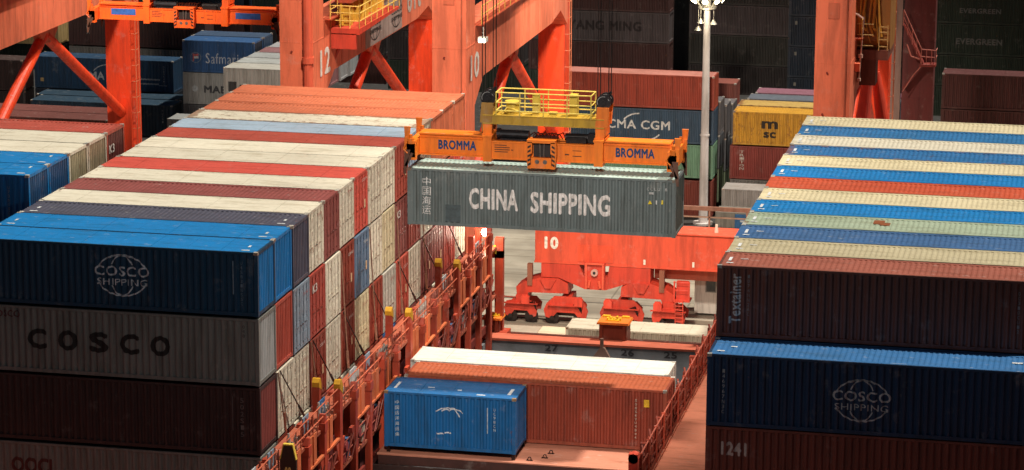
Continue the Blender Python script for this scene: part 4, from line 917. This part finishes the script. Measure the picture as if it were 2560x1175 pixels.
for i, ch in enumerate('TEX'): lettering(o, ch, '-y', (1.6, .004, 1.9-i*.45), .3, .35, (.4,.38,.35), .03)
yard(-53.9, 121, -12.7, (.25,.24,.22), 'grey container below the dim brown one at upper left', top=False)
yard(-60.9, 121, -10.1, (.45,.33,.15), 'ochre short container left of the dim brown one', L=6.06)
for t, (c, lab) in enumerate([((.03,.10,.26),'blue short container with white script topping the left yard stack'),((.35,.35,.34),'grey short container under the blue script one'),((.12,.12,.13),'dark short container two below the blue script one')]):
    o = yard(-40.05, 110, -9.96-2.63*t, c, lab, L=6.06, top=t == 0, endcol=(.02,.03,.05))
    if t == 0:
        lettering(o, 'Safmarine', '-y', (1.95, .004, .75), 3.7, .85, (.5,.55,.62), .0); m = MB(); arc_strip(m, 1.1, 1.2, .42, .42, 0, 360, .05, .004, 24); decal(o, m, (.2,.25,.3))
        decal(o, MB().box(.85, .95, .003, .006, .9, 1.5).box(.95, 1.35, .003, .006, 1.32, 1.5), (.5,.12,.12)); decal(o, MB().box(.95, 1.35, .002, .0045, 1.12, 1.3), (.6,.6,.62))
    if t == 1:
        lettering(o, 'MAERSK', '-y', (1.75, .004, .95), 3.6, .62, (.05,.05,.06), .05); m = MB(); arc_strip(m, 1.0, 1.28, .16, .16, 0, 360, .2, .004, 12); decal(o, m, (.5,.53,.56))
yard(-40.05, 112.7, -9.96, (.05,.09,.17), 'blue-grey short container roof right behind the blue script one', L=6.06, side=False)
yard(-40.1, 106, -15.7, (.30,.31,.31), 'grey low container at the foot of the left yard stack', L=6.06)
for i, c in enumerate([(.50,.49,.45),(.40,.42,.42),(.38,.40,.41),(.30,.14,.15),(.38,.38,.4),(.36,.38,.4)]):
    nm = ['front', 'second', 'third', 'pinkish fourth', 'fifth', 'rearmost'][i]
    o = yard(-34.05+i*.12, 102+2.62*i, -10.65, c, '%s pale container of the ribbed grey row left of middle crane leg' % nm, side=i == 0, end=None, roof='flat', L=6.06)
    if i == 0:
        lettering(o, 'MAERSK', '-y', (1.3, .004, .55), 3.4, .75, (.03,.03,.035), .05); decal(o, MB().box(.35, 1.05, .003, .006, .7, 1.5), (.06,.06,.06)); decal(o, MB().box(.45, .95, .001, .0025, .8, 1.4), (.5,.52,.55))
        decal(o, arc_strip(MB(), .7, 1.1, .1, .1, 0, 360, .16, .001, 10), (.5,.53,.56))
yard(-34.0, 102, -13.3, (.35,.33,.3), 'grey container beneath the front one of the ribbed grey row', top=False, L=6.06)
for r_ in range(2):
    for i, xx in enumerate((-50.6, -62.9)):
        yard(xx, 87.7+r_*2.55, -12.4, (.17,.055,.045), 'dull brown container roof, %s row, %s of the leftmost crane leg' % (['front','rear'][r_], ['just left','further left'][i]), side=True, roof='flat')
# dim far wall of stacks
rs = random.Random(21)
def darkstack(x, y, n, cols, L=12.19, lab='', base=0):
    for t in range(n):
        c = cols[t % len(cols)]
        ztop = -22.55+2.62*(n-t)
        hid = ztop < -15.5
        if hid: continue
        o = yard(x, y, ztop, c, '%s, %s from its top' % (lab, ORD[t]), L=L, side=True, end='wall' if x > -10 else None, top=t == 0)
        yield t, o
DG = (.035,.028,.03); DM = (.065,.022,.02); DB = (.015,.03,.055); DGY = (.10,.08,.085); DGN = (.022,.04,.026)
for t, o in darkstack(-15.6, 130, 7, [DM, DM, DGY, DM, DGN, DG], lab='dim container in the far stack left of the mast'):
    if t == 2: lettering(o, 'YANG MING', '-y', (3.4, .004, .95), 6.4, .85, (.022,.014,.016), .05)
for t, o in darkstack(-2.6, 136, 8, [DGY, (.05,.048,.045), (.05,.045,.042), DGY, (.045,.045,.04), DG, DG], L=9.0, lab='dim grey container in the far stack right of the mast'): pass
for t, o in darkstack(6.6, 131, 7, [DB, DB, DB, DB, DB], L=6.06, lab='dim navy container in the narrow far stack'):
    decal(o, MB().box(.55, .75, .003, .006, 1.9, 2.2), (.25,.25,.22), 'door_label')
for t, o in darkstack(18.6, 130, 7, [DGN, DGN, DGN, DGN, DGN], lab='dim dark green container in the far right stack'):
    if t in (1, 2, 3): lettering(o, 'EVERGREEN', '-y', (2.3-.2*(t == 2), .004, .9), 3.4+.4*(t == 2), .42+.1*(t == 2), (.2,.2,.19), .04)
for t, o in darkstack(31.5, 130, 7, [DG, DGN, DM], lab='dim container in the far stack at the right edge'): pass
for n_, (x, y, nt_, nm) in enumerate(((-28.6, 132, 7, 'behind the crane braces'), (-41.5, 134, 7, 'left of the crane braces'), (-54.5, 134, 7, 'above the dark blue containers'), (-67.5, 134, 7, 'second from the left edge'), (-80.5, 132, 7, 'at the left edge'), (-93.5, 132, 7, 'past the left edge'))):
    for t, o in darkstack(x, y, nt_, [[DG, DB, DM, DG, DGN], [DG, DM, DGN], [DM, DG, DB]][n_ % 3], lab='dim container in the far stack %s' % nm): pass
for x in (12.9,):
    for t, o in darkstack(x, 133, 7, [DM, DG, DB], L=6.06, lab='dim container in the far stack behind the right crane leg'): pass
# closing back wall of the yard: a long dim warehouse
wh = empty('warehouse', (-10, 175, -22.6), 'long unlit warehouse wall closing off the yard', 'warehouse')
ob('wall', (MB().box(-140, 110, 0, 20, 0, 34), M_PAINT), wh, (.02,.019,.02)); ob('eaves', (MB().box(-140, 110, -.4, 0, 33, 34), M_CRANE), wh, (.03,.03,.03))
# dark red containers right
for t in range(2):
    yard(21.1, 105-.0, -9.4-2.7*t, (.11,.032,.03), 'dark maroon container in the shadows at right, %s' % ['upper', 'lower'][t], top=t == 0, H=2.66)
# yard gantry leg with stair
g = empty('yard_gantry', (19.2, 89, -22.6), 'dark maroon gantry pillar with landing stairs behind the right crane leg', 'gantry crane')
m = MB(); m.box(.05, 2.2, 0, 1.6, 0, 30)
for z in range(2, 30, 4): m.box(.03, 2.22, -.02, 1.62, z, z+.08)
m.box(1.25, 1.29, -.02, 0, 0, 30); ob('pillar', (m, M_CRANE), g, (.15,.03,.03))
m = MB(); m.box(-.72, -.02, -.3, .4, 0, 30)
for z in range(1, 30, 3): m.box(-.74, 0, -.32, .42, z+.4, z+.46)
ob('service_column', (m, M_CRANE), g, (.22,.14,.115))
m = MB(); m.bar((.1, -.6, 19.4), (1.5, -.6, 16.7), .7, .12); m.box(1.3, 2.4, -1.1, 0, 16.5, 16.65); m.bar((1.4,-.6,16.5),(.2,-.6,14.9),.5,.08); ob('stair', (m, M_CRANE), g, (.3,.05,.04))
m = MB()
for y in (-1.0,):
    for dz in (.5, 1.0): m.tube((.1, y, 19.4+dz), (1.4, y, 16.7+dz), .03); m.tube((1.4, y, 16.7+dz), (2.4, y, 16.65+dz), .03); m.tube((2.4, y, 16.65+dz), (2.4, 0, 16.65+dz), .03)
    for i in range(5): m.tube((.1+i*.32, y, 19.3-i*.65), (.1+i*.32, y, 20.4-i*.65), .024)
    for x in (1.4, 1.75, 2.1, 2.4): m.tube((x, y, 16.6), (x, y, 17.65), .024)
m.path([(1.4,-1,16.5),(.9,-1,15.9),(.2,-1,14.7)], .035); m.path([(1.3,-1,17.0),(.7,-1,17.2),(.4,-1,18.0)], .05); ob('guard_rail', (m, M_CRANE), g, (.6,.2,.16))

# ------------------------------------------------------------------ world, lights, camera
w = bpy.data.worlds.new('World'); sc.world = w; w.use_nodes = True; nt = w.node_tree
sky = nt.nodes.new('ShaderNodeTexSky'); sky.sky_type = 'NISHITA'; sky.sun_disc = False
SUN = Vector((.36, .13, .92)).normalized()
el = math.asin(SUN.z); sky.sun_elevation = el; sky.sun_rotation = math.atan2(SUN.x, SUN.y)
nt.links.new(sky.outputs[0], nt.nodes['Background'].inputs[0]); nt.nodes['Background'].inputs[1].default_value = .011
def light(name, t, loc, aim, energy, col, size=None, cone=None, blend=.6):
    l = bpy.data.lights.new(name, t); l.energy = energy; l.color = col
    o = bpy.data.objects.new(name, l); C.objects.link(o); o.location = loc
    if aim is not None: o.rotation_euler = (Vector(aim)-Vector(loc)).to_track_quat('-Z', 'Y').to_euler()
    if t == 'SPOT': l.spot_size = R_(cone*2); l.spot_blend = blend; l.shadow_soft_size = size
    if t == 'POINT': l.shadow_soft_size = size
    return o
s = light('sun', 'SUN', (20, 20, 60), Vector((20,20,60))-SUN, 4.5, (1,.93,.80)); s.data.angle = R_(2.5)
light('bay_standin_light', 'SPOT', (16.5, -40, 27), (8.2, 16, -5), 112000, (1,.91,.80), 1.0, 10.5, .5)  # unseen spot, stands in for crane lights out of view
light('deck_standin_light', 'POINT', (9.5, -15, 5.5), None, 1500, (1,.94,.87), .4)  # unseen point lamp, added to light the stack fronts from the bay
light('boom_standin_light', 'SPOT', (12.5, 14, 40), (10, 20, -10), 52000, (1,.9,.75), 2.0, 17, .8)  # unseen, stands in for crane lights above the view
light('crane_floodlight', 'SPOT', (6, 8, 34), (2, 52, -2), 150000, (1,.86,.72), 1.5, 24, .8)
light('yard_standin_light', 'SPOT', (6, 50, 14), (1, 92, -18), 62000, (1,.86,.68), 1.2, 30, .7)  # unseen stand-in for crane lights, brightens quay and yard fronts
light('lane_standin_light', 'SPOT', (-24, 40, 16), (-33, 98, -12), 60000, (1,.88,.75), 1.2, 26, .8)  # unseen stand-in for crane lights over the left yard
light('bridge_lamp', 'POINT', (1.6, 37.0, -7.4), None, 160, (1,.85,.65), .2)
light('mast_lamp', 'POINT', (2.85, 106.0, -5.4), None, 500, (1,.88,.6), .5)

cam = bpy.data.cameras.new('camera'); co = bpy.data.objects.new('camera', cam); C.objects.link(co); sc.camera = co
co.location = (33.2086, -107.4488, 26.6827); cam.sensor_width = 36; cam.lens = 36*7131.63/2560; cam.clip_start = 1; cam.clip_end = 2000
cz, sz = math.cos(.2083), math.sin(.2083); cx, sx = math.cos(1.3436), math.sin(1.3436); cy, sy = math.cos(.0046), math.sin(.0046)
M3 = Matrix(((cz,-sz,0),(sz,cz,0),(0,0,1))) @ Matrix(((1,0,0),(0,cx,-sx),(0,sx,cx))) @ Matrix(((cy,-sy,0),(sy,cy,0),(0,0,1)))
co.rotation_euler = M3.to_euler()
sc.view_settings.view_transform = 'Standard'; sc.view_settings.look = 'None'; sc.view_settings.exposure = 0
sc.render.resolution_x = 1024; sc.render.resolution_y = 470
